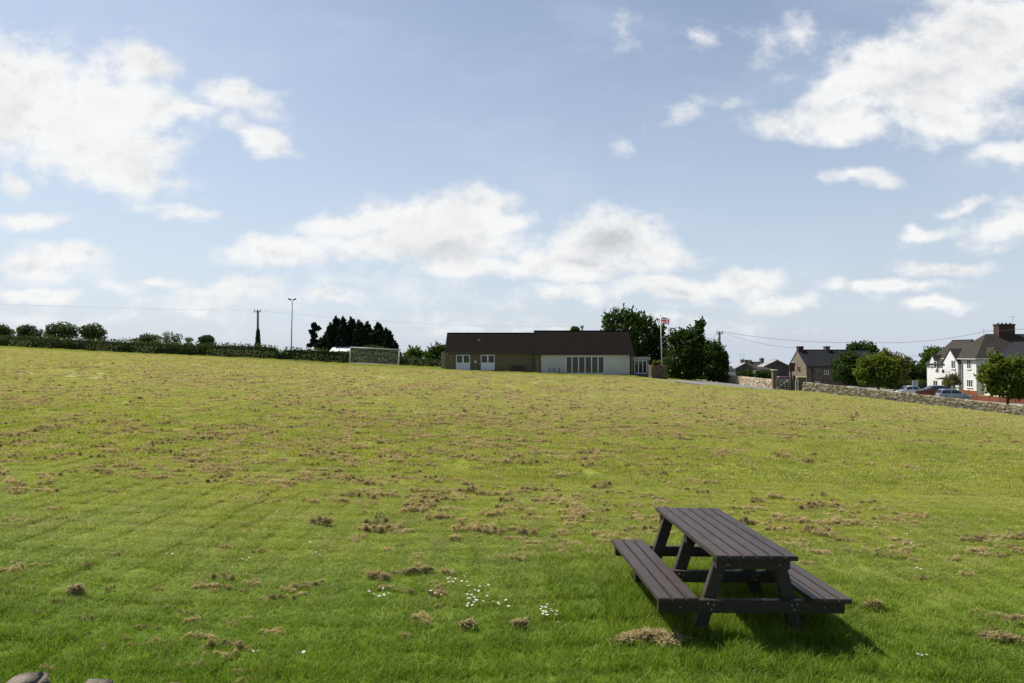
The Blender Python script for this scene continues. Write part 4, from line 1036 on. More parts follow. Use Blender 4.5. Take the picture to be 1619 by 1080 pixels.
# far cottages
def cottage(px0, px1, d, pye, pyr, depth, mw, mr, label, axis='y', name='cottage'):
    a, b = xc(px0, d), xc(px1, d); ze, zr = zc(pye, d), zc(pyr, d)
    c = empty(name, ((a + b) / 2, d, G((a + b) / 2, d)), 0, label, 'house')
    if axis == 'y': w_, r_ = gable_y(c, a, b, d, d + depth, -5.4, ze, zr, mw, mr, oe=.15, og=.1)
    else: w_, r_ = gable_x(c, a, b, d, d + depth, -5.4, ze, zr, mw, mr, oe=.2, og=.1)
    return c, r_
c1, r1c = cottage(1160, 1197.5, 150, 584.5, 574.8, 3.2, M['grey_stone'], M['tile_light'], 'grey stone cottage gable with pale roof and twin chimneys left of the barn')
chimney(r1c, xc(1169.6, 153), xc(1174.8, 153), 151.6, 152.7, 0, zc(568.5, 153), M['grey_stone'], 1)
chimney(r1c, xc(1177, 151), xc(1180.8, 151), 150.4, 151.4, 0, zc(568.8, 151), M['grey_stone'], 0)
aerial(r1c, xc(1170, 153), 153, zc(570, 153), zc(559.8, 153), 1.1); aerial(r1c, xc(1176, 153), 153, zc(570, 153), zc(559.8, 153), .9)
cw, rw_ = cottage(1148, 1163, 146, 586.5, 581, 6, M['render_white'], M['tile_brown'], 'small white cottage end peeping out beside the dark trees', 'x')
window_y(cw, xc(1154.5, 146), xc(1156.5, 146), zc(591, 146), zc(587.8, 146), 146, 1, 1, .08)
c3, r3c = cottage(1184, 1212, 165, 586, 573.6, 8, M['grey_stone'], M['tile_brown'], 'far cottage with weathered brown roof between the two grey gables', 'x')
chimney(r3c, xc(1202, 169), xc(1206.2, 169), 168.3, 169.6, 0, zc(566.5, 169), M['grey_stone'], 1)
chimney(r3c, xc(1183.5, 169), xc(1187, 169), 168.3, 169.6, 0, zc(569.5, 169), M['grey_stone'], 1)
c4, r4c = cottage(1208, 1249.5, 136, 580, 570.2, 3.4, M['grey_stone'], M['tile_light'], 'broad grey barn gable with pale slate roof left of the sign', 'y', 'barn')
q = MB(); q.ab((xc(1206, 120), 120, -5), (xc(1226, 120), 125, zc(586, 120))); sh_ = empty('outbuilding', (xc(1216, 120), 120, -4), 0, 'low dark outbuilding behind the pale gate pier', 'outbuilding')
wb(q, 'wall', M['grey_stone'], sh_); q = MB(); q.prism([(119.8, zc(586, 120) + .01), (125.3, zc(582.5, 120)), (125.3, zc(582.5, 120) + .12), (119.8, zc(586, 120) + .13)], 'x', xc(1205.5, 120), xc(1226.5, 120)); wb(q, 'roof', M['tile_brown'], sh_, uv=True)

# white semi detached houses on the right
wh = empty('white_house', (72, 108, G(72, 108)), 0, 'white rendered house with gabled dormers, brown tiled roofs and a big brick chimney', 'house')
XA = 69.9; YA, YB = XA / ((1543 - 809.5) / FPX), XA / ((1468 - 809.5) / FPX)      # facade from near corner to far corner
Yw = XA / ((1521 - 809.5) / FPX)
ze_m, zr_m = zc(566.3, YA), zc(528, YA + 3.6)
q = MB(); q.ab((XA, YA, -5.5), (XA + 30, YA + 7.2, ze_m)); wb(q, 'wall', M['render_white'], wh)
q = MB(); o_ = .35; ex0, ey0, ey1, ez = XA - o_, YA - o_, YA + 7.2 + o_, ze_m - .12; ym_ = YA + 3.6; xr = XA + 4.0
vs = [(ex0, ey0, ez), (ex0, ey1, ez), (xr, ym_, zr_m), (XA + 31, ym_, zr_m), (XA + 31, ey0, ez), (XA + 31, ey1, ez)]
vs += [(x, y, z - .14) for x, y, z in vs]
q.add(vs, [(0, 2, 1), (0, 4, 3, 2), (1, 2, 3, 5), (6, 7, 8), (6, 8, 9, 10), (7, 11, 9, 8), (0, 1, 7, 6), (0, 6, 10, 4), (1, 5, 11, 7), (3, 4, 10, 9), (3, 9, 11, 5)])
mr_ = wb(q, 'roof', M['tile_brown'], wh, uv=True)
q = MB(); q.tube([(XA + 30, ey0 - .05, ez - .02), (ex0 - .05, ey0 - .05, ez - .02), (ex0 - .05, ey1, ez - .02)], .06, 8); wb(q, 'gutter', M['white_paint'], mr_)
chimney(mr_, xc(1575.5, ym_), xc(1601, ym_), ym_ - .6, ym_ + .6, zr_m - 1.4, zc(512.5, ym_), M['brick_red'], 4)
aerial(mr_, xc(1602, ym_), ym_, zc(514, ym_), zc(500, ym_), 1.2); aerial(mr_, xc(1558, ym_), ym_ + .3, zr_m, zc(520.5, ym_), .8)
# rear wing: ridge runs away from us, eaves lower
ze_w = zc(574.5, (Yw + YB) / 2 + 1.4); zr_w = zc(539.3, 112); XR = XA - .3
gable_y(wh, XR, XR + 8.8, YA + 6.8, YB, -5.5, ze_w, zr_w, M['render_white'], M['tile_brown'], oe=.3, og=.1, wall='wing_wall', roof='wing_roof')
# steep gable and small dormer on the left facade
def cross_gable(pxa, pxb, pyap, pyeave, dep, label):
    ya, yb = XA / ((pxb - 809.5) / FPX), XA / ((pxa - 809.5) / FPX); ym = (ya + yb) / 2
    za, zp = zc(pyeave, ym), zc(pyap, ym); xf = XA - .5
    w_ = MB(); w_.prism([(ya, -5.5 if dep > 2 else za - .8), (yb, -5.5 if dep > 2 else za - .8), (yb, za), (ym, zp), (ya, za)], 'x', xf, xf + dep); wb(w_, 'gable_wall', M['render_white'], wh)
    s = (zp - za) / (ym - ya); oe = .18
    r_ = MB(); e = za - oe * s + .015; r_.prism([(ya - oe, e), (ym, zp + .015), (yb + oe, e), (yb + oe, e + .12), (ym, zp + .16), (ya - oe, e + .12)], 'x', xf - .1, xf + dep + 1.2)
    wb(r_, 'gable_roof', M['tile_brown'], wh, uv=True)
    return ym
ymg = cross_gable(1495.2, 1519.2, 552.5, 573.5, 4.0, ''); ymd = cross_gable(1474, 1483, 562, 571.5, 1.6, '')
def wx(pxa, pxb, pya, pyb, cols=2, rows=1, x=XA - .05, fw=.09):
    ya, yb = x / ((pxb - 809.5) / FPX), x / ((pxa - 809.5) / FPX); d = (ya + yb) / 2
    window_x(wh, ya, yb, zc(pyb, d), zc(pya, d), x, cols, rows, fw)
wx(1503.8, 1510.4, 569.3, 583.2, x=XA - .5); wx(1476.3, 1480.8, 571, 582.8, 1, x=XA - .5); wx(1474.8, 1482, 601, 613, 2, x=XA - .3); wx(1488, 1493.2, 601, 613, 1, x=XA - .3)
wx(1528.5, 1535.2, 569, 583.5, 2, x=XA); wx(1528, 1537.4, 600, 612.5, 3, x=XA)
wx(1511, 1515, 601, 611, 1, x=XA - .5)
ya = XA / ((1507.5 - 809.5) / FPX); yb = XA / ((1500 - 809.5) / FPX)
q = MB(); q.ab((XA - .58, ya, -4.6), (XA - .49, yb, zc(601, 109))); dr = wb(q, 'door', M['dark_wood'], wh)
q = MB(); q.prism([(XA - 1.7, zc(600, 109)), (XA - .49, zc(598, 109)), (XA - .49, zc(597, 109)), (XA - 1.7, zc(599, 109))], 'y', ya - .9, yb + .9); wb(q, 'porch_roof', M['tile_brown'], wh)
q = MB(); y_ = XA / ((1521.5 - 809.5) / FPX); q.tube([(XA - .1, y_, ze_w), (XA - .1, y_, -4.3)], .1, 8); wb(q, 'drainpipe', M['grey_steel'], wh)
q = MB(); y_ = XA / ((1500 - 809.5) / FPX); q.lathe((XA - .95, y_, zc(587, y_)), [(.33, 0), (.2, .1), (.02, .14)], 12, axis='x'); q.tube([(XA - .85, y_, zc(587, y_)), (XA - .49, y_, zc(589, y_))], .03, 6); wb(q, 'satellite_dish', M['black_metal'], wh)
for (a, b, z0, z1, c_) in ((1563.5, 1568.5, 582, 568.5, 1), (1551, 1561, 614, 606, 3), (1590, 1600, 584, 570, 2)):
    window_y(wh, xc(a, YA), xc(b, YA), zc(z0, YA), zc(z1, YA), YA, c_, 1, .09)
# projecting gabled bay on the shaded front and the lower slate roof further right
xa, xb = xc(1566, YA - .5), xc(1580, YA - .5)
q = MB(); zt_ = zc(551, YA - .5); q.prism([(xa, ze_m - .3), (xb, ze_m - .3), (xb, ze_m + .1), ((xa + xb) / 2, zt_), (xa, ze_m + .1)], 'y', YA - .4, YA + 2.5); wb(q, 'dormer_wall', M['render_white'], wh)
q = MB(); q.prism([(xa - .3, ze_m - .25), ((xa + xb) / 2, zt_ + .02), (xb + .3, ze_m - .25), (xb + .3, ze_m - .1), ((xa + xb) / 2, zt_ + .2), (xa - .3, ze_m - .1)], 'y', YA - .6, YA + 3.6); wb(q, 'dormer_roof', M['tile_brown'], wh, uv=True)
nb = empty('neighbour_house', (xc(1640, 98), 98, -4.2), 0, 'neighbouring house roof of grey slate at the right edge behind the bush', 'house')
gable_y(nb, xc(1590, 97), xc(1690, 97), 96.5, 101.5, -5, zc(582, 97), zc(541, 97), M['render_white'], M['tile_slate'], oe=.3)

# orange garden fence in front of the house
def fence(pts, label, fh=1.28):
    a = pts[0]; f = empty('garden_fence', (a[0], a[1], G(a[0], a[1])), 0, label, 'fence')
    for (p, q_) in zip(pts[:-1], pts[1:]):
        dx, dy = q_[0] - p[0], q_[1] - p[1]; L = math.hypot(dx, dy); ang = math.atan2(dy, dx); n_ = int(L / .15); m = MB()
        for k in range(n_):
            t = (k + .5) / n_; x, y = p[0] + dx * t, p[1] + dy * t; z = G(x, y)
            m.box((x, y, z + fh / 2 - .02), (.142, .025 if k % 2 else .032, fh + random.uniform(-.015, .015)), rot=(0, 0, ang))
        wb(m, 'board_panel', M['orange_fence'], f)
        for k in range(int(L / 1.8) + 1):
            t = min(1, k * 1.8 / L); x, y = p[0] + dx * t, p[1] + dy * t; m = MB(); m.box((x, y, G(x, y) + fh / 2 + .02), (.1, .1, fh + .12), rot=(0, 0, ang)); wb(m, 'fence_post', M['orange_fence'], f)
pa = lambda px, d: tuple(at(px, 600, d).xy)
fence([pa(1448, 93.5), pa(1489, 92.5)], 'short orange stained board fence in front of the dark blue car')
fence([pa(1519, 98), pa(1544, 94.5)], 'orange board fence before the white house front door', .95)
fence([pa(1526, 89), pa(1580, 84), pa(1640, 80)], 'long orange board fence running behind the bush to the right edge', .72)
# white board left of the house
p = at(1447, 606, 101); q = MB(); z0 = G(p.x, p.y); q.box((p.x, p.y, p.z), (.85, .06, .85)); [q.box((p.x + s * .3, p.y + .06, (z0 + p.z) / 2), (.07, .05, p.z - z0 + .5)) for s in (-1, 1)]
o = q.build('notice_board', M['render_cream']); tag(o, 'small pale board standing behind the white saloon car', 'notice board')

# low white roofed shed behind the hedge
d = 122; a, b = xc(520.5, d), xc(551, d)
sh = empty('shed', ((a + b) / 2, d, G(a, d)), 0, 'low shed with pale sheet roof showing over the hedge by the goal', 'shed')
q = MB(); q.ab((a + .1, d + .2, G(a, d) - .3), (b - .1, d + 3, zc(556, d))); wb(q, 'wall', M['grey_stone'], sh)
q = MB(); q.prism([(d, zc(556, d)), (d + 3.2, zc(547.3, d + 3.2)), (d + 3.2, zc(547.3, d + 3.2) + .06), (d, zc(556, d) + .06)], 'x', a, b); wb(q, 'roof', mat('pale sheet roof', (.62, .62, .60), (.45, .45, .43), .8, rough=.5), sh)

# ------------------------------------------------------------------ cars
def paint(name, c, metal=.3):
    m = bpy.data.materials.new(name); nt = nodes_of(m); out = N(nt, 'ShaderNodeOutputMaterial'); b = N(nt, 'ShaderNodeBsdfPrincipled'); nt.links.new(b.outputs[0], out.inputs[0])
    tcx = N(nt, 'ShaderNodeTexCoord'); f = mrange(nt, noise(nt, tcx.outputs['Object'], 1.5, 4), .3, .7)
    nt.links.new(mixc(nt, f, c, tuple(x * .88 for x in c)), b.inputs['Base Color']); b.inputs['Roughness'].default_value = .28; b.inputs['Metallic'].default_value = metal; b.inputs['Coat Weight'].default_value = .6
    return m
def car(label, x, y, rz, colour, L=4.2, H=1.48, W=1.76, hatch=True):
    z = G(x, y) + .05; c = empty('parked_car', (x, y, z), rz, label, 'car', 'cars parked beyond the wall')
    pm = paint('car paint ' + label[:12], colour); h = L / 2
    bm = bmesh.new()
    side = [(-h + .02, .28), (-h, .62), (-h + .06, .86), (-h + .2, .93), (.3 * h, .93), (h * .62, .86), (h - .12, .72), (h, .52), (h - .02, .28)]
    vl = [bm.verts.new((px_, -W / 2, pz_)) for px_, pz_ in side]; f = bm.faces.new(vl); r_ = bmesh.ops.extrude_face_region(bm, geom=[f])
    bmesh.ops.translate(bm, verts=[v for v in r_['geom'] if isinstance(v, bmesh.types.BMVert)], vec=(0, W, 0)); bmesh.ops.recalc_face_normals(bm, faces=bm.faces)
    bmesh.ops.bevel(bm, geom=list(bm.edges), offset=.07, segments=3, affect='EDGES')
    # cabin with tumblehome
    if hatch: cab = [(-h + .12, .90), (-h + .42, H - .08), (-h + .9, H), (.08 * h, H - .02), (.62 * h, .90)]
    else: cab = [(-h + .55, .90), (-h * .45, H - .06), (-h * .2, H), (.1 * h, H - .03), (.62 * h, .90)]
    rows = [[bm.verts.new((px_, s * (W / 2 - .06 - .16 * (pz_ - .9) / (H - .9)), pz_)) for px_, pz_ in cab] for s in (-1, 1)]
    bm.faces.new(rows[0]); bm.faces.new(rows[1][::-1])
    for k in range(len(cab)): k2 = (k + 1) % len(cab); bm.faces.new((rows[0][k], rows[1][k], rows[1][k2], rows[0][k2]))
    bmesh.ops.recalc_face_normals(bm, faces=bm.faces)
    me = bpy.data.meshes.new('body'); bm.to_mesh(me); bm.free(); me.materials.append(pm); body = link('body', me, c)
    yw = lambda z_: W / 2 - .06 - .16 * (z_ - .9) / (H - .9) + .006
    xa, xb = cab[0][0], cab[-1][0]; xt0, xt1 = cab[1][0] + .08, cab[-2][0] - .03; z0, z1 = .96, H - .13
    lerp = lambda a, b, t: a + (b - a) * t
    xl0 = lerp(xa, cab[1][0], (z0 - .9) / (cab[1][1] - .9)) + .14; xr0 = lerp(xb, cab[-2][0], (z0 - .9) / (H - .92)) - .14; xm = (xl0 + xr0) / 2 - .1
    xr1 = lerp(xb, cab[-2][0], (z1 - .9) / (H - .92)) - .1
    for s in (-1, 1):
        for poly in ([(xl0, z0), (xm - .04, z0), (xm - .04, z1), (xt0 + .05, z1)], [(xm + .04, z0), (xr0, z0), (xr1, z1), (xm + .04, z1)]):
            q = MB(); q.add([(px_, s * yw(pz_), pz_) for px_, pz_ in poly], [(0, 1, 2, 3)]); q.add([(px_, s * (yw(pz_) - .02), pz_) for px_, pz_ in poly], [(3, 2, 1, 0)]); q.build('side_window', M['glass'], c)
    def screen(pa_, pb_, off, nm):
        va, vb = Vector((pa_[0], 0, pa_[1])), Vector((pb_[0], 0, pb_[1])); a = va.lerp(vb, .1); b = va.lerp(vb, .9); n_ = Vector((off, 0, .5)).normalized() * .008
        q = MB(); ya_, yb_ = yw(a.z) - .1, yw(b.z) - .1
        q.add([(a + n_) + Vector((0, -ya_, 0)), (a + n_) + Vector((0, ya_, 0)), (b + n_) + Vector((0, yb_, 0)), (b + n_) + Vector((0, -yb_, 0))], [(0, 1, 2, 3)]); q.build(nm, M['glass'], c)
    screen(cab[-1], cab[-2], 1, 'windscreen'); screen(cab[0], cab[1], -1, 'rear_window')
    for s in (-1, 1):
        for xx in (-h * .62, h * .62):
            q = MB(); q.lathe((xx, s * (W / 2 - .1), .30), [(.22, -.1), (.31, -.1), (.33, -.06), (.33, .06), (.31, .1), (.22, .1)], 20, axis='y'); wl = q.build('wheel', M['tyre'], c)
            q = MB(); q.lathe((xx, s * (W / 2 - .005), .30), [(.21, -.04), (.21, .015), (.05, .02)], 14, axis='y'); q.build('rim', M['rim'], wl)
        q = MB(); q.box((h - .12, s * (W / 2 - .28), .66), (.16, .36, .14), ch=.04); q.build('headlight', M['lamp_glass'], c)
        q = MB(); q.box((-h + .05, s * (W / 2 - .18), .78), (.1, .2, .26), ch=.03); q.build('tail_light', M['tail_glass'], c)
        q = MB(); q.box((h * .40, s * (W / 2 + .07), .98), (.12, .16, .12), ch=.03); q.build('wing_mirror', pm, c)
    return c
def car_at(label, px, d, rz, colour, **k): p = at(px, 615, d); return car(label, p.x, p.y, R(rz), colour, **k)
car_at('white saloon car facing left behind the wall, left of the pale board', 1436, 98, 178, (.72, .74, .76), L=4.1, hatch=False)
car_at('dark blue car parked behind the short orange fence', 1476, 97.5, 172, (.03, .055, .12), L=4.2)
car_at('silver blue hatchback nearest the wall, in front of the white house', 1507, 88, -16, (.30, .36, .44), L=3.7)
car_at('far white car whose roof just shows over the wall before the pub', 1338, 97, 200, (.75, .76, .78), L=4.3)
car_at('red van whose roof shows over the gate', 1244, 104, 5, (.36, .05, .025), L=4.4, H=2.0)
car_at('dark grey car in the shade under the trees at the end of the driveway', 1129, 102, 80, (.06, .075, .10))

# ------------------------------------------------------------------ vegetation
def leaf_quads(C, S, r, asp=.55, up=0.0):
    n = len(C); a = r.normal(0, 1, (n, 3)); a[:, 2] += up; a /= np.linalg.norm(a, axis=1)[:, None] + 1e-9
    b = np.cross(a, r.normal(0, 1, (n, 3))); b /= np.linalg.norm(b, axis=1)[:, None] + 1e-9
    S = S[:, None]; P = np.stack([C - a * S, C + b * S * asp, C + a * S, C - b * S * asp], 1)
    return P.reshape(-1, 3), np.arange(n * 4).reshape(-1, 4)
def crown_points(blobs, n, r, rag=.25, shell=.55, sprays=0, leaf=.2):
    """blobs: (x, y, z, rx, ry, rz)"""
    B = np.array(blobs, float); wts = (B[:, 3] * B[:, 5]) ** .9; wts /= wts.sum()
    j = r.choice(len(B), n, p=wts); u = r.normal(0, 1, (n, 3)); u /= np.linalg.norm(u, axis=1)[:, None]
    lump = vnoise(u[:, 0] * 2.4 + j * 7.1, u[:, 2] * 2.4 + u[:, 1] * 1.7, 1.0, 77) - .5
    rad = (shell + (1.04 - shell) * r.random(n) ** .6) * (1 + rag * 1.6 * lump)
    C = B[j, :3] + u * rad[:, None] * B[j, 3:6]
    if sprays:
        k = r.choice(len(B), sprays, p=wts); v = r.normal(0, 1, (sprays, 3)); v[:, 2] = np.abs(v[:, 2]) * .9 + .1; v /= np.linalg.norm(v, axis=1)[:, None]
        base = B[k, :3] + v * B[k, 3:6] * .95; v[:, 2] += .5
        q = [base + v * (t * leaf) + r.normal(0, leaf * .28, base.shape) for t in np.linspace(0, 2.6, 7)]
        C = np.concatenate([C] + q)
    return C
def px_blobs(bl, d, thick=1.0, r=None, extra=True):
    out = []
    for (cx, cy, rx, ry) in bl:
        k = d / FPX; p = at(cx, cy, d); rr = rx * k; ry_ = ry * k; m = (rr + ry_) / 2 * thick
        dy = r.uniform(-.25, .25) * m; out.append((p.x, d + dy, p.z, rr, m, ry_))
        if extra:
            out.append((p.x + r.uniform(-.2, .2) * rr, d + m * .75, p.z - .1 * ry_, rr * .8, m * .7, ry_ * .82)); out.append((p.x + r.uniform(-.2, .2) * rr, d - m * .65, p.z - .12 * ry_, rr * .75, m * .65, ry_ * .78))
    return out
_seed = [500]
def tree(name, label, bl, d, mt, leaf=.2, n=5000, trunk=None, group=None, rag=.3, shell=.5, sprays=0, cat='tree', asp=.6, up=0.0, thick=1.0, tr=.22, extra=True, limbs=5, base=None):
    """bl: crown lobes as measured (px, py, rx, ry) at distance d, given real depth; trunk: px of the foot"""
    _seed[0] += 1; r = np.random.default_rng(_seed[0])
    B = px_blobs(bl, d, thick, r, extra)
    C = crown_points(B, n, r, rag, shell, sprays, leaf)
    tx_ = xc(trunk, d) if trunk is not None else float(np.mean([b[0] for b in B])); zg = G(tx_, d) if base is None else base
    C = C[C[:, 2] > zg + .15]
    t = empty(name, (tx_, d, zg), 0, label, cat, group)
    P, F = leaf_quads(C, leaf * r.uniform(.6, 1.35, len(C)), r, asp, up)
    np_mesh('crown', P - np.array([tx_, d, zg]), F, mt, t)
    top = max(b[2] for b in B); zm = np.mean([b[2] for b in B])
    q = MB(); q.tube([(0, 0, -.3), (.05, .03, (zm - zg) * .5), (-.04, 0, zm - zg), (0, .05, (zm + top) / 2 - zg)], [tr, tr * .8, tr * .55, tr * .2], 9)
    for k in range(limbs):
        b = B[int(r.integers(0, len(B)))]; e = Vector((b[0] - tx_, b[1] - d, b[2] - zg)); s_ = Vector((0, 0, (zm - zg) * r.uniform(.45, .9)))
        m_ = s_.lerp(e, .55) + Vector((0, 0, .12 * e.length * .5)); q.tube([s_, m_, e], [tr * .5, tr * .32, tr * .1], 6)
    q.build('trunk', M['bark'], t, smooth=True)
    return t
M['leaf_dark'] = leaf_mat('dark tree leaves', (.022, .042, .010), (.045, .075, .016), .30)
M['leaf_mid'] = leaf_mat('mid green leaves', (.035, .068, .014), (.07, .115, .022), .35)
M['leaf_light'] = leaf_mat('yellow green leaves', (.074, .105, .017), (.125, .15, .026), .40)
M['leaf_far'] = leaf_mat('far hedgerow leaves', (.040, .062, .030), (.065, .090, .040), .25)
M['leaf_conifer'] = leaf_mat('blackish conifer needles', (.010, .017, .010), (.018, .027, .015), .10)
M['leaf_hedge'] = leaf_mat('hedge leaves', (.030, .055, .011), (.060, .092, .018), .30, c3=(.07, .09, .025))
M['leaf_grey'] = leaf_mat('grey green leaves', (.10, .115, .085), (.14, .155, .12), .3)
M['leaf_bronze'] = leaf_mat('bronze green leaves', (.085, .085, .028), (.15, .13, .06), .35)
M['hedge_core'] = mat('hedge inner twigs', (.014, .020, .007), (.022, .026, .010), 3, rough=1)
M['ivy'] = leaf_mat('ivy leaves', (.014, .028, .010), (.03, .05, .016), .15, rough=.4, spec=.4)
# far trees along the skyline on the left
far = [
 ('leftmost far round tree cut by the edge of the photo', [(4, 523, 9, 8), (-6, 520, 14, 10)], 300, 'leaf_far'),
 ('small pale far tree between the edge tree and the twin crowned tree', [(18, 525, 6, 4)], 420, 'leaf_grey'),
 ('far twin crowned tree with its lower half to the right', [(38, 522, 11, 9), (46, 520, 8, 7), (55, 526, 11, 7)], 310, 'leaf_far'),
 ('broadest far tree on the left skyline', [(85, 520, 12, 10), (98, 518, 16, 10), (110, 521, 12, 9), (78, 526, 8, 6)], 300, 'leaf_far'),
 ('far dome shaped tree right of the broadest one', [(137, 522, 10, 9), (147, 520, 14, 9), (158, 525, 9, 7)], 300, 'leaf_far'),
 ('low far tree with a flat top in the middle of the skyline group', [(232, 533, 12, 6), (242, 534, 14, 5), (218, 538, 12, 4)], 380, 'leaf_far'),
 ('pale grey thin crowned far tree', [(265, 529, 8, 6), (263, 536, 6, 6)], 400, 'leaf_grey'),
 ('dark far tree beside the pale grey one', [(278, 534, 9, 7)], 380, 'leaf_far'),
 ('tiny pale far tree with a gap on either side', [(298, 537, 6, 4)], 430, 'leaf_grey'),
 ('neat ball shaped far tree standing alone', [(322, 537, 9, 6), (331, 537, 9, 6), (327, 534, 9, 5)], 330, 'leaf_far')]
for lab, bl, d, mt in far: tree('hedgerow_tree', lab, bl + [(cx, cy + 8, rx * .95, ry) for cx, cy, rx, ry in bl], d, M[mt], leaf=.42, n=3200 if 'pale' not in lab else 700, group='far trees on the left skyline', tr=.3, rag=.35, limbs=3)
# conifers behind the goal
def conifer(lab, px, pyt, pyb, hw, d, n=3600):
    H_ = pyb - pyt; bl = []
    for k in range(7):
        t = k / 6; w = hw * (.28 + .78 * math.sin(min(1, (t * .95 + .1)) * math.pi * .56)); bl.append((px + random.uniform(-.12, .12) * hw, pyt + H_ * (.19 + .76 * t), w * (1.32 + .3 * t), H_ * .14))
    bl.append((px + random.uniform(-1, 1), pyt + H_ * .085, hw * .22, H_ * .10))
    return tree('conifer', lab, bl, d, M['leaf_conifer'], leaf=.36, n=n, rag=.42, shell=.35, up=1.6, asp=.38, group='conifers behind the goal', tr=.28, sprays=0, limbs=2, extra=False, thick=1.1)
for a in [('leftmost tall conifer of the dense dark clump, beside the slim tree', 522, 512, 560, 9, 126), ('highest pointed conifer of the dark clump', 532, 500.5, 560, 10, 128), ('second pointed conifer from the left peak', 542, 501.5, 560, 9, 126),
          ('conifer under the middle twin points of the clump', 556, 502, 560, 11, 127), ('conifer at the dip in the middle of the clump', 568, 507, 560, 10, 125), ('rounded conifer right of the middle dip', 581, 510, 560, 11, 128),
          ('broad conifer whose top bulges on the right of the clump', 597, 511, 562, 13, 126), ('sloping rightmost conifer of the clump', 611, 520, 565, 13, 125), ('low skirt conifer at the right foot of the clump', 620, 537, 566, 8, 124)]: conifer(*a)
tree('slim_tree', 'slim loose dark tree standing left of the conifer clump', [(496, 515, 4, 5), (500, 519, 5, 4), (493, 525, 5, 4), (497, 531, 5, 5), (495, 538, 5, 4), (501, 542, 6, 5), (490, 546, 5, 3), (504, 519, 3, 3)], 122, M['leaf_conifer'], leaf=.22, n=1500, trunk=498, rag=.5, tr=.14, extra=False)
tree('shrub', 'dark bushy shrub between the slim tree and the conifers', [(511, 540, 8, 9), (505, 547, 9, 6), (516, 547, 8, 7)], 121, M['leaf_conifer'], leaf=.2, n=1500, cat='shrub', tr=.1)
tree('shrub', 'mid green shrub rising over the crossbar before the conifers', [(585, 551, 14, 6), (600, 553, 14, 5), (570, 555, 14, 4), (612, 556, 10, 4)], 112, M['leaf_dark'], leaf=.18, n=2200, cat='shrub', tr=.1)
# bushes between goal and pavilion
tree('shrub', 'leafy shrub with thin twigs above the hedge right of the goal', [(655, 556, 10, 7), (648, 562, 10, 6), (664, 561, 9, 6)], 111, M['leaf_mid'], leaf=.16, n=1400, cat='shrub', sprays=50, tr=.08, rag=.5)
tree('shrub', 'rounded green shrub nearest the pavilion left corner', [(690, 554, 12, 8), (699, 550, 8, 6), (682, 561, 12, 8), (697, 563, 9, 10)], 110, M['leaf_mid'], leaf=.18, n=1900, cat='shrub', sprays=30, tr=.1)
# trees around the flagpole
tree('broadleaf_tree', 'large dark tree behind the right end of the pavilion roof', [(967, 503, 14, 11), (985, 498, 17, 11), (1005, 506, 18, 13), (1022, 515, 17, 14), (962, 517, 10, 10), (990, 520, 30, 18), (1015, 540, 28, 24), (1033, 532, 12, 14), (1000, 565, 26, 24), (1030, 566, 22, 26), (1022, 590, 22, 16), (1041, 524, 11, 12), (1046, 545, 13, 18), (1050, 570, 14, 18), (1044, 590, 14, 12)], 110, M['leaf_dark'], leaf=.21, n=13500, trunk=1008, sprays=320, rag=.6, tr=.32)
tree('broadleaf_tree', 'dark green tree with a tall leaning tip just right of the flagpole', [(1108, 512, 7, 8), (1104, 522, 10, 8), (1093, 529, 14, 9), (1078, 530, 12, 8), (1064, 535, 10, 10), (1085, 545, 24, 16), (1108, 543, 10, 12), (1075, 563, 24, 20), (1100, 562, 20, 20), (1060, 580, 16, 16), (1090, 583, 26, 14)], 101, M['leaf_dark'], leaf=.19, n=10500, trunk=1087, sprays=320, rag=.6, tr=.28)
tree('broadleaf_tree', 'lower dark tree right of the leaning tip tree, beside the wooden pole', [(1128, 549, 13, 8), (1120, 560, 16, 14), (1136, 562, 12, 14), (1125, 580, 20, 15), (1142, 582, 9, 12), (1146, 570, 5, 14), (1134, 594, 16, 10)], 99, M['leaf_dark'], leaf=.18, n=7000, trunk=1128, sprays=100, rag=.4, tr=.22)
tree('shrub', 'white flowering shrub over the planter wall left of the flagpole', [(1034, 573, 3, 4), (1038, 574, 3, 3), (1042, 573, 3, 4)], 90.5, M['leaf_light'], leaf=.12, n=320, cat='shrub', tr=.04, base=zt - .1, limbs=2)
tree('treetop', 'small treetop peeping over the pavilion ridge left of the pole top', [(908, 520, 6, 4), (913, 521, 4, 3)], 135, M['leaf_mid'], leaf=.24, n=500, tr=.15, limbs=2)
# trees by the pub and the houses
tree('broadleaf_tree', 'dark round headed tree behind the pub roof end', [(1362, 551, 21, 12), (1350, 550, 11, 8), (1375, 556, 12, 11), (1362, 568, 22, 14), (1376, 580, 14, 16)], 134, M['leaf_dark'], leaf=.25, n=4800, trunk=1362, rag=.3, tr=.3)
tree('broadleaf_tree', 'dull green tree in front of the pub long wall', [(1342, 565, 16, 10), (1334, 580, 16, 14), (1352, 582, 18, 18), (1330, 595, 14, 10), (1350, 600, 18, 10), (1366, 592, 12, 16)], 112, M['leaf_dark'], leaf=.2, n=5200, trunk=1346, rag=.35, tr=.2, sprays=40)
tree('broadleaf_tree', 'bright yellow green tree beside the parked white saloon', [(1370, 572, 13, 9), (1388, 569, 16, 10), (1405, 575, 14, 11), (1364, 588, 12, 12), (1385, 588, 22, 16), (1408, 590, 14, 14), (1375, 602, 18, 8), (1400, 604, 18, 8)], 101, M['leaf_light'], leaf=.19, n=7000, trunk=1388, rag=.45, tr=.2, sprays=80)
tree('broadleaf_tree', 'thin topped olive tree behind the yellow green one', [(1398, 560, 9, 5), (1412, 566, 11, 6), (1421, 572, 10, 8), (1420, 590, 12, 16)], 112, M['leaf_bronze'], leaf=.18, n=1900, trunk=1414, sprays=70, rag=.5, tr=.15)
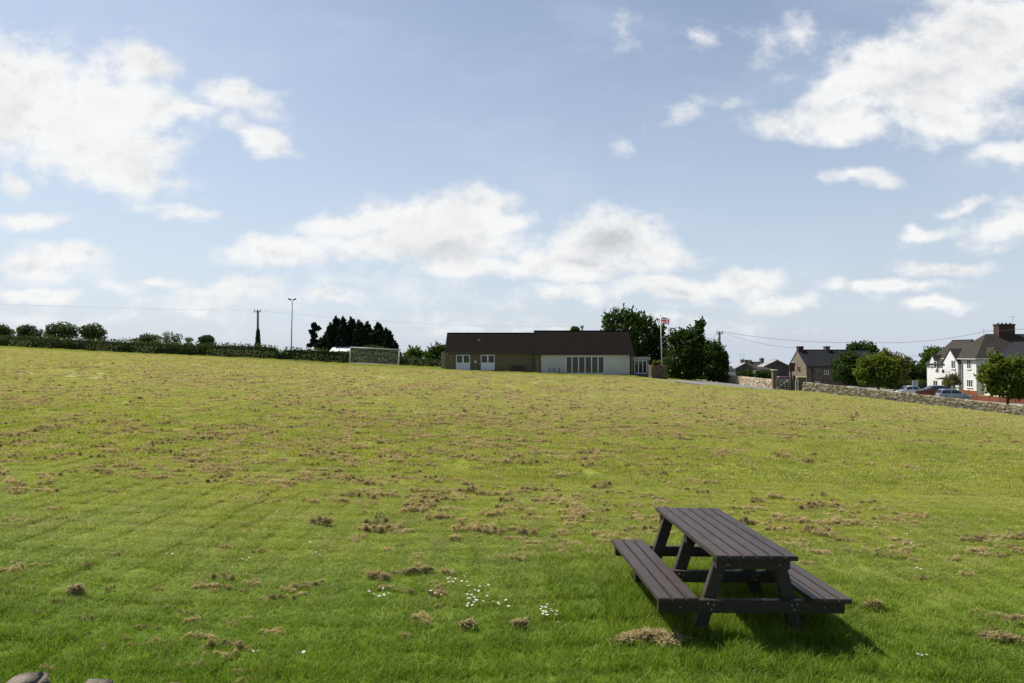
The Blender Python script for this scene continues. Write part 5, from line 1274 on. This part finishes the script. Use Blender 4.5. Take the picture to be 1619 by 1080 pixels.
for k, (lab, bl, d, mt) in enumerate([('dark leafy mass of trees left of the white house', [(1430, 582, 14, 12), (1445, 586, 16, 14), (1458, 590, 12, 14), (1436, 598, 16, 12), (1455, 602, 12, 8)], 135, 'leaf_dark'),
    ('green tree rising behind the white house small dormer', [(1478, 556, 12, 8), (1468, 563, 11, 9), (1486, 560, 9, 8), (1472, 578, 16, 14), (1465, 590, 12, 12)], 142, 'leaf_mid'),
    ('small dark pointed evergreen between the treetops left of the house', [(1433, 570, 3, 5), (1433, 578, 6, 8)], 140, 'leaf_conifer')]):
    tree('broadleaf_tree' if k < 2 else 'conifer', lab, bl, d, M[mt], leaf=.24, n=3800 if k < 2 else 500, rag=.35, tr=.22, sprays=30)
tree('front_garden_tree', 'small bronze leaved tree before the white house porch', [(1505, 602, 8, 6), (1499, 606, 7, 5), (1513, 604, 7, 5), (1506, 595, 5, 5), (1510, 599, 5, 5)], 92, M['leaf_bronze'], leaf=.13, n=900, trunk=1507, sprays=40, rag=.5, tr=.07, shell=.3)
tree('large_bush', 'large yellow green bush hanging over the wall at the right edge', [(1573, 567, 10, 8), (1566, 584, 15, 10), (1584, 578, 18, 12), (1606, 574, 16, 11), (1559, 598, 11, 8), (1580, 598, 22, 14), (1603, 596, 24, 18), (1590, 614, 26, 14), (1622, 590, 14, 24), (1612, 618, 18, 14), (1575, 616, 12, 8)], 78, M['leaf_light'], leaf=.17, n=10500, trunk=1592, sprays=70, rag=.45, tr=.16, cat='bush', up=-.3)
for lab, bl, d in [('dark clipped bush in front of the grey cottage gable', [(1172, 593, 8, 6), (1182, 592, 9, 7), (1190, 596, 8, 5)], 112), ('dark bush behind the far wall, nearest the pale pier', [(1202, 592, 9, 7), (1214, 593, 9, 7)], 108), ('dim undergrowth where the far wall meets the trees', [(1148, 597, 8, 6), (1158, 599, 8, 4)], 105)]:
    tree('shrub', lab, bl, d, M['leaf_dark'], leaf=.17, n=1300, cat='shrub', tr=.08)
tree('weed_clump', 'tall weeds growing at the foot of the far stone wall', [(1203, 606, 3, 5), (1199, 609, 4, 3), (1207, 609, 5, 3)], 92, M['leaf_mid'], leaf=.1, n=420, cat='weeds', tr=.02, limbs=2)
tree('shrub', 'dim undergrowth below the dark trees beside the driveway', [(1062, 598, 8, 6), (1074, 597, 8, 7), (1088, 598, 9, 6), (1102, 597, 9, 7), (1116, 598, 8, 6), (1138, 597, 9, 7)], 104.5, M['leaf_dark'], leaf=.17, n=3800, cat='shrub', tr=.06, rag=.4)
# ivy on the pole
r = np.random.default_rng(9); n = 1500; t_ = r.random(n); p0 = at(407.2, 550, 112); zt_ = at(407, 520, 112).z; zg = G(p0.x, 112)
zz = zg + (zt_ - zg) * t_; rad = (.55 - .38 * t_) * (.7 + .5 * r.random(n)); a = r.uniform(0, 6.28, n)
P, F = leaf_quads(np.stack([p0.x + rad * np.cos(a) + .05 - u1.location.x, 112 + rad * np.sin(a) - u1.location.y, zz - u1.location.z], 1), r.uniform(.09, .2, n), r)
np_mesh('ivy', P, F, M['ivy'], u1)

# hedges
def hedge(label, path, tops, seed, per_m=230, wdt=1.7, leaf=.12):
    """path: (px, py_base, d) along the foot; tops: (px, py_top)"""
    r = np.random.default_rng(seed); pts = [hit_xy(px, d) for px, _, d in path]
    pxs = np.array([p[0] for p in path], float); ds = np.array([p[2] for p in path], float)
    tp = np.array(tops, float); L = sum(math.hypot(b[0] - a[0], b[1] - a[1]) for a, b in zip(pts[:-1], pts[1:]))
    n = int(L * per_m); q = pxs[0] + (pxs[-1] - pxs[0]) * r.random(n); d = np.interp(q, pxs, ds)
    x = (q - 809.5) / FPX * d; zb = gz(x, d)
    topy = np.interp(q, tp[:, 0], tp[:, 1]); zt = CAMZ + (HORIZON - topy) / FPX * d
    zt = zt + .28 * (vnoise(q, q * 0, .11, seed) - .5) + .2 * (vnoise(q, q * 0, .4, seed + 1) - .5)
    H_ = zt - zb
    a = r.uniform(-.15 * np.pi, 1.1 * np.pi, n)      # section angle: 0 = away, pi/2 = top, pi = towards the field
    cy, cz = np.cos(a), np.sin(a); e = .55
    yy = -np.sign(-cy) * np.abs(cy) ** e * wdt / 2; hz_ = np.where(cz > 0, cz, 0) ** e
    lum = .84 + .3 * vnoise(q, a * 3, .55, seed + 3)
    rr_ = (.82 + .22 * r.random(n)) * lum
    z = zb + H_ * np.where(r.random(n) < .45, hz_ * rr_, r.random(n) * hz_ * rr_); y = d + yy * rr_
    C = np.stack([x + r.normal(0, .08, n), y, z], 1)
    o = empty('hedge', (pts[0][0], pts[0][1], G(*pts[0])), 0, label, 'hedge')
    P, F = leaf_quads(C, leaf * r.uniform(.6, 1.5, n), r, .6); np_mesh('foliage', P - np.array(o.location), F, M['leaf_hedge'], o)
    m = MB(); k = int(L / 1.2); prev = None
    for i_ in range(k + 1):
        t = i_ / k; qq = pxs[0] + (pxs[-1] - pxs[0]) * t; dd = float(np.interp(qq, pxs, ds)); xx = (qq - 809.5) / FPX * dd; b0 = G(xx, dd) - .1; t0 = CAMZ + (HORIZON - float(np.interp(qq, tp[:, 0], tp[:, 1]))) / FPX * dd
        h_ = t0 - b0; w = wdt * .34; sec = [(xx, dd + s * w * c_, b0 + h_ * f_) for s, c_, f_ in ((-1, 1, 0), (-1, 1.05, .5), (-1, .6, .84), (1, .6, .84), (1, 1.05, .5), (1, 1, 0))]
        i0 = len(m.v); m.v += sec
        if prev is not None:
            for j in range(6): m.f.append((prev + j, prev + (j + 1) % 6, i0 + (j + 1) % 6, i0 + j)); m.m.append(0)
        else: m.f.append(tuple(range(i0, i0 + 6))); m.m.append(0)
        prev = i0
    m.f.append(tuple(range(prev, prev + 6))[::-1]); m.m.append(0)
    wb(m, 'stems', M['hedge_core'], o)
def hit_xy(px, d): return (xc(px, d), d)
hedge('long dark clipped hedge along the far left side of the field', [(-70, 543, 116), (0, 547, 113.6), (200, 558, 108.8), (400, 566, 102), (445, 568.3, 101.5)], [(-70, 526), (0, 529), (40, 530), (100, 533.5), (200, 538), (300, 542), (400, 544), (425, 545), (437, 548), (443, 554), (445, 560)], 61)
hedge('dark hedge running behind the goal to the pavilion', [(440, 568.6, 103), (500, 571.5, 103), (560, 575, 106.5), (640, 579, 108.5), (700, 583, 108.5)], [(440, 560), (446, 553), (452, 550.5), (480, 550), (520, 552), (552, 556), (600, 557), (640, 562), (700, 567)], 62)
hedge('dark hedge behind the gate bars', [(1222, 617, 97), (1262, 618, 97)], [(1222, 602), (1240, 601), (1262, 602)], 64, wdt=1.4)
hedge('dark hedge behind the parked cars left of the white house', [(1398, 615, 120), (1475, 617, 118)], [(1398, 598), (1440, 600), (1475, 600)], 63, wdt=2.2)
# pale cow parsley along the hedge foot (uncountable)
r = np.random.default_rng(5); n = 5200; q = r.choice([0, 1], n, p=[.75, .25]); px = np.where(q == 0, r.uniform(-40, 438, n), r.uniform(448, 700, n))
keep = vnoise(px, px * 0, .035, 12) + r.normal(0, .12, n) > .5; px = px[keep]; n = len(px)
d = np.interp(px, [-70, 0, 200, 400, 445, 500, 560, 640, 700], [116, 113.6, 108.8, 102, 101.8, 103, 106.5, 108.5, 108.5]) - 1.05 - r.random(n) * .6
x = (px - 809.5) / FPX * d; z = gz(x, d) + r.random(n) ** 1.3 * 1.05 + .1
P, F = leaf_quads(np.stack([x, d, z], 1), r.uniform(.05, .11, n), r, .7); o = np_mesh('cow_parsley', P, F, leaf_mat('cow parsley', (.07, .10, .03), (.22, .23, .16), .3))
tag(o, 'pale cow parsley and weeds growing along the foot of the hedge', 'wild flowers', kind='stuff')
# rank grass along the foot of the right wall (uncountable)
r = np.random.default_rng(6); n = 6500; k = r.random(n) * (len(wpts) - 1); i0 = np.minimum(k.astype(int), len(wpts) - 2); f = k - i0; W_ = np.array(wpts)
xy = W_[i0] * (1 - f)[:, None] + W_[i0 + 1] * f[:, None]; off = .35 + np.abs(r.normal(0, .35, n)); nd = np.array([-.70, -.71]); xy = xy + nd * off[:, None]
h_ = .06 + .12 * vnoise(xy[:, 0], xy[:, 1], .6, 4); z = gz(xy[:, 0], xy[:, 1]) + r.random(n) * h_
P, F = leaf_quads(np.stack([xy[:, 0], xy[:, 1], z], 1), r.uniform(.06, .13, n), r, .3, 1.5); o = np_mesh('rank_grass', P, F, leaf_mat('rank grass', (.07, .12, .02), (.13, .17, .035), .35))
tag(o, 'longer green grass along the foot of the right field wall', 'grass', kind='stuff')
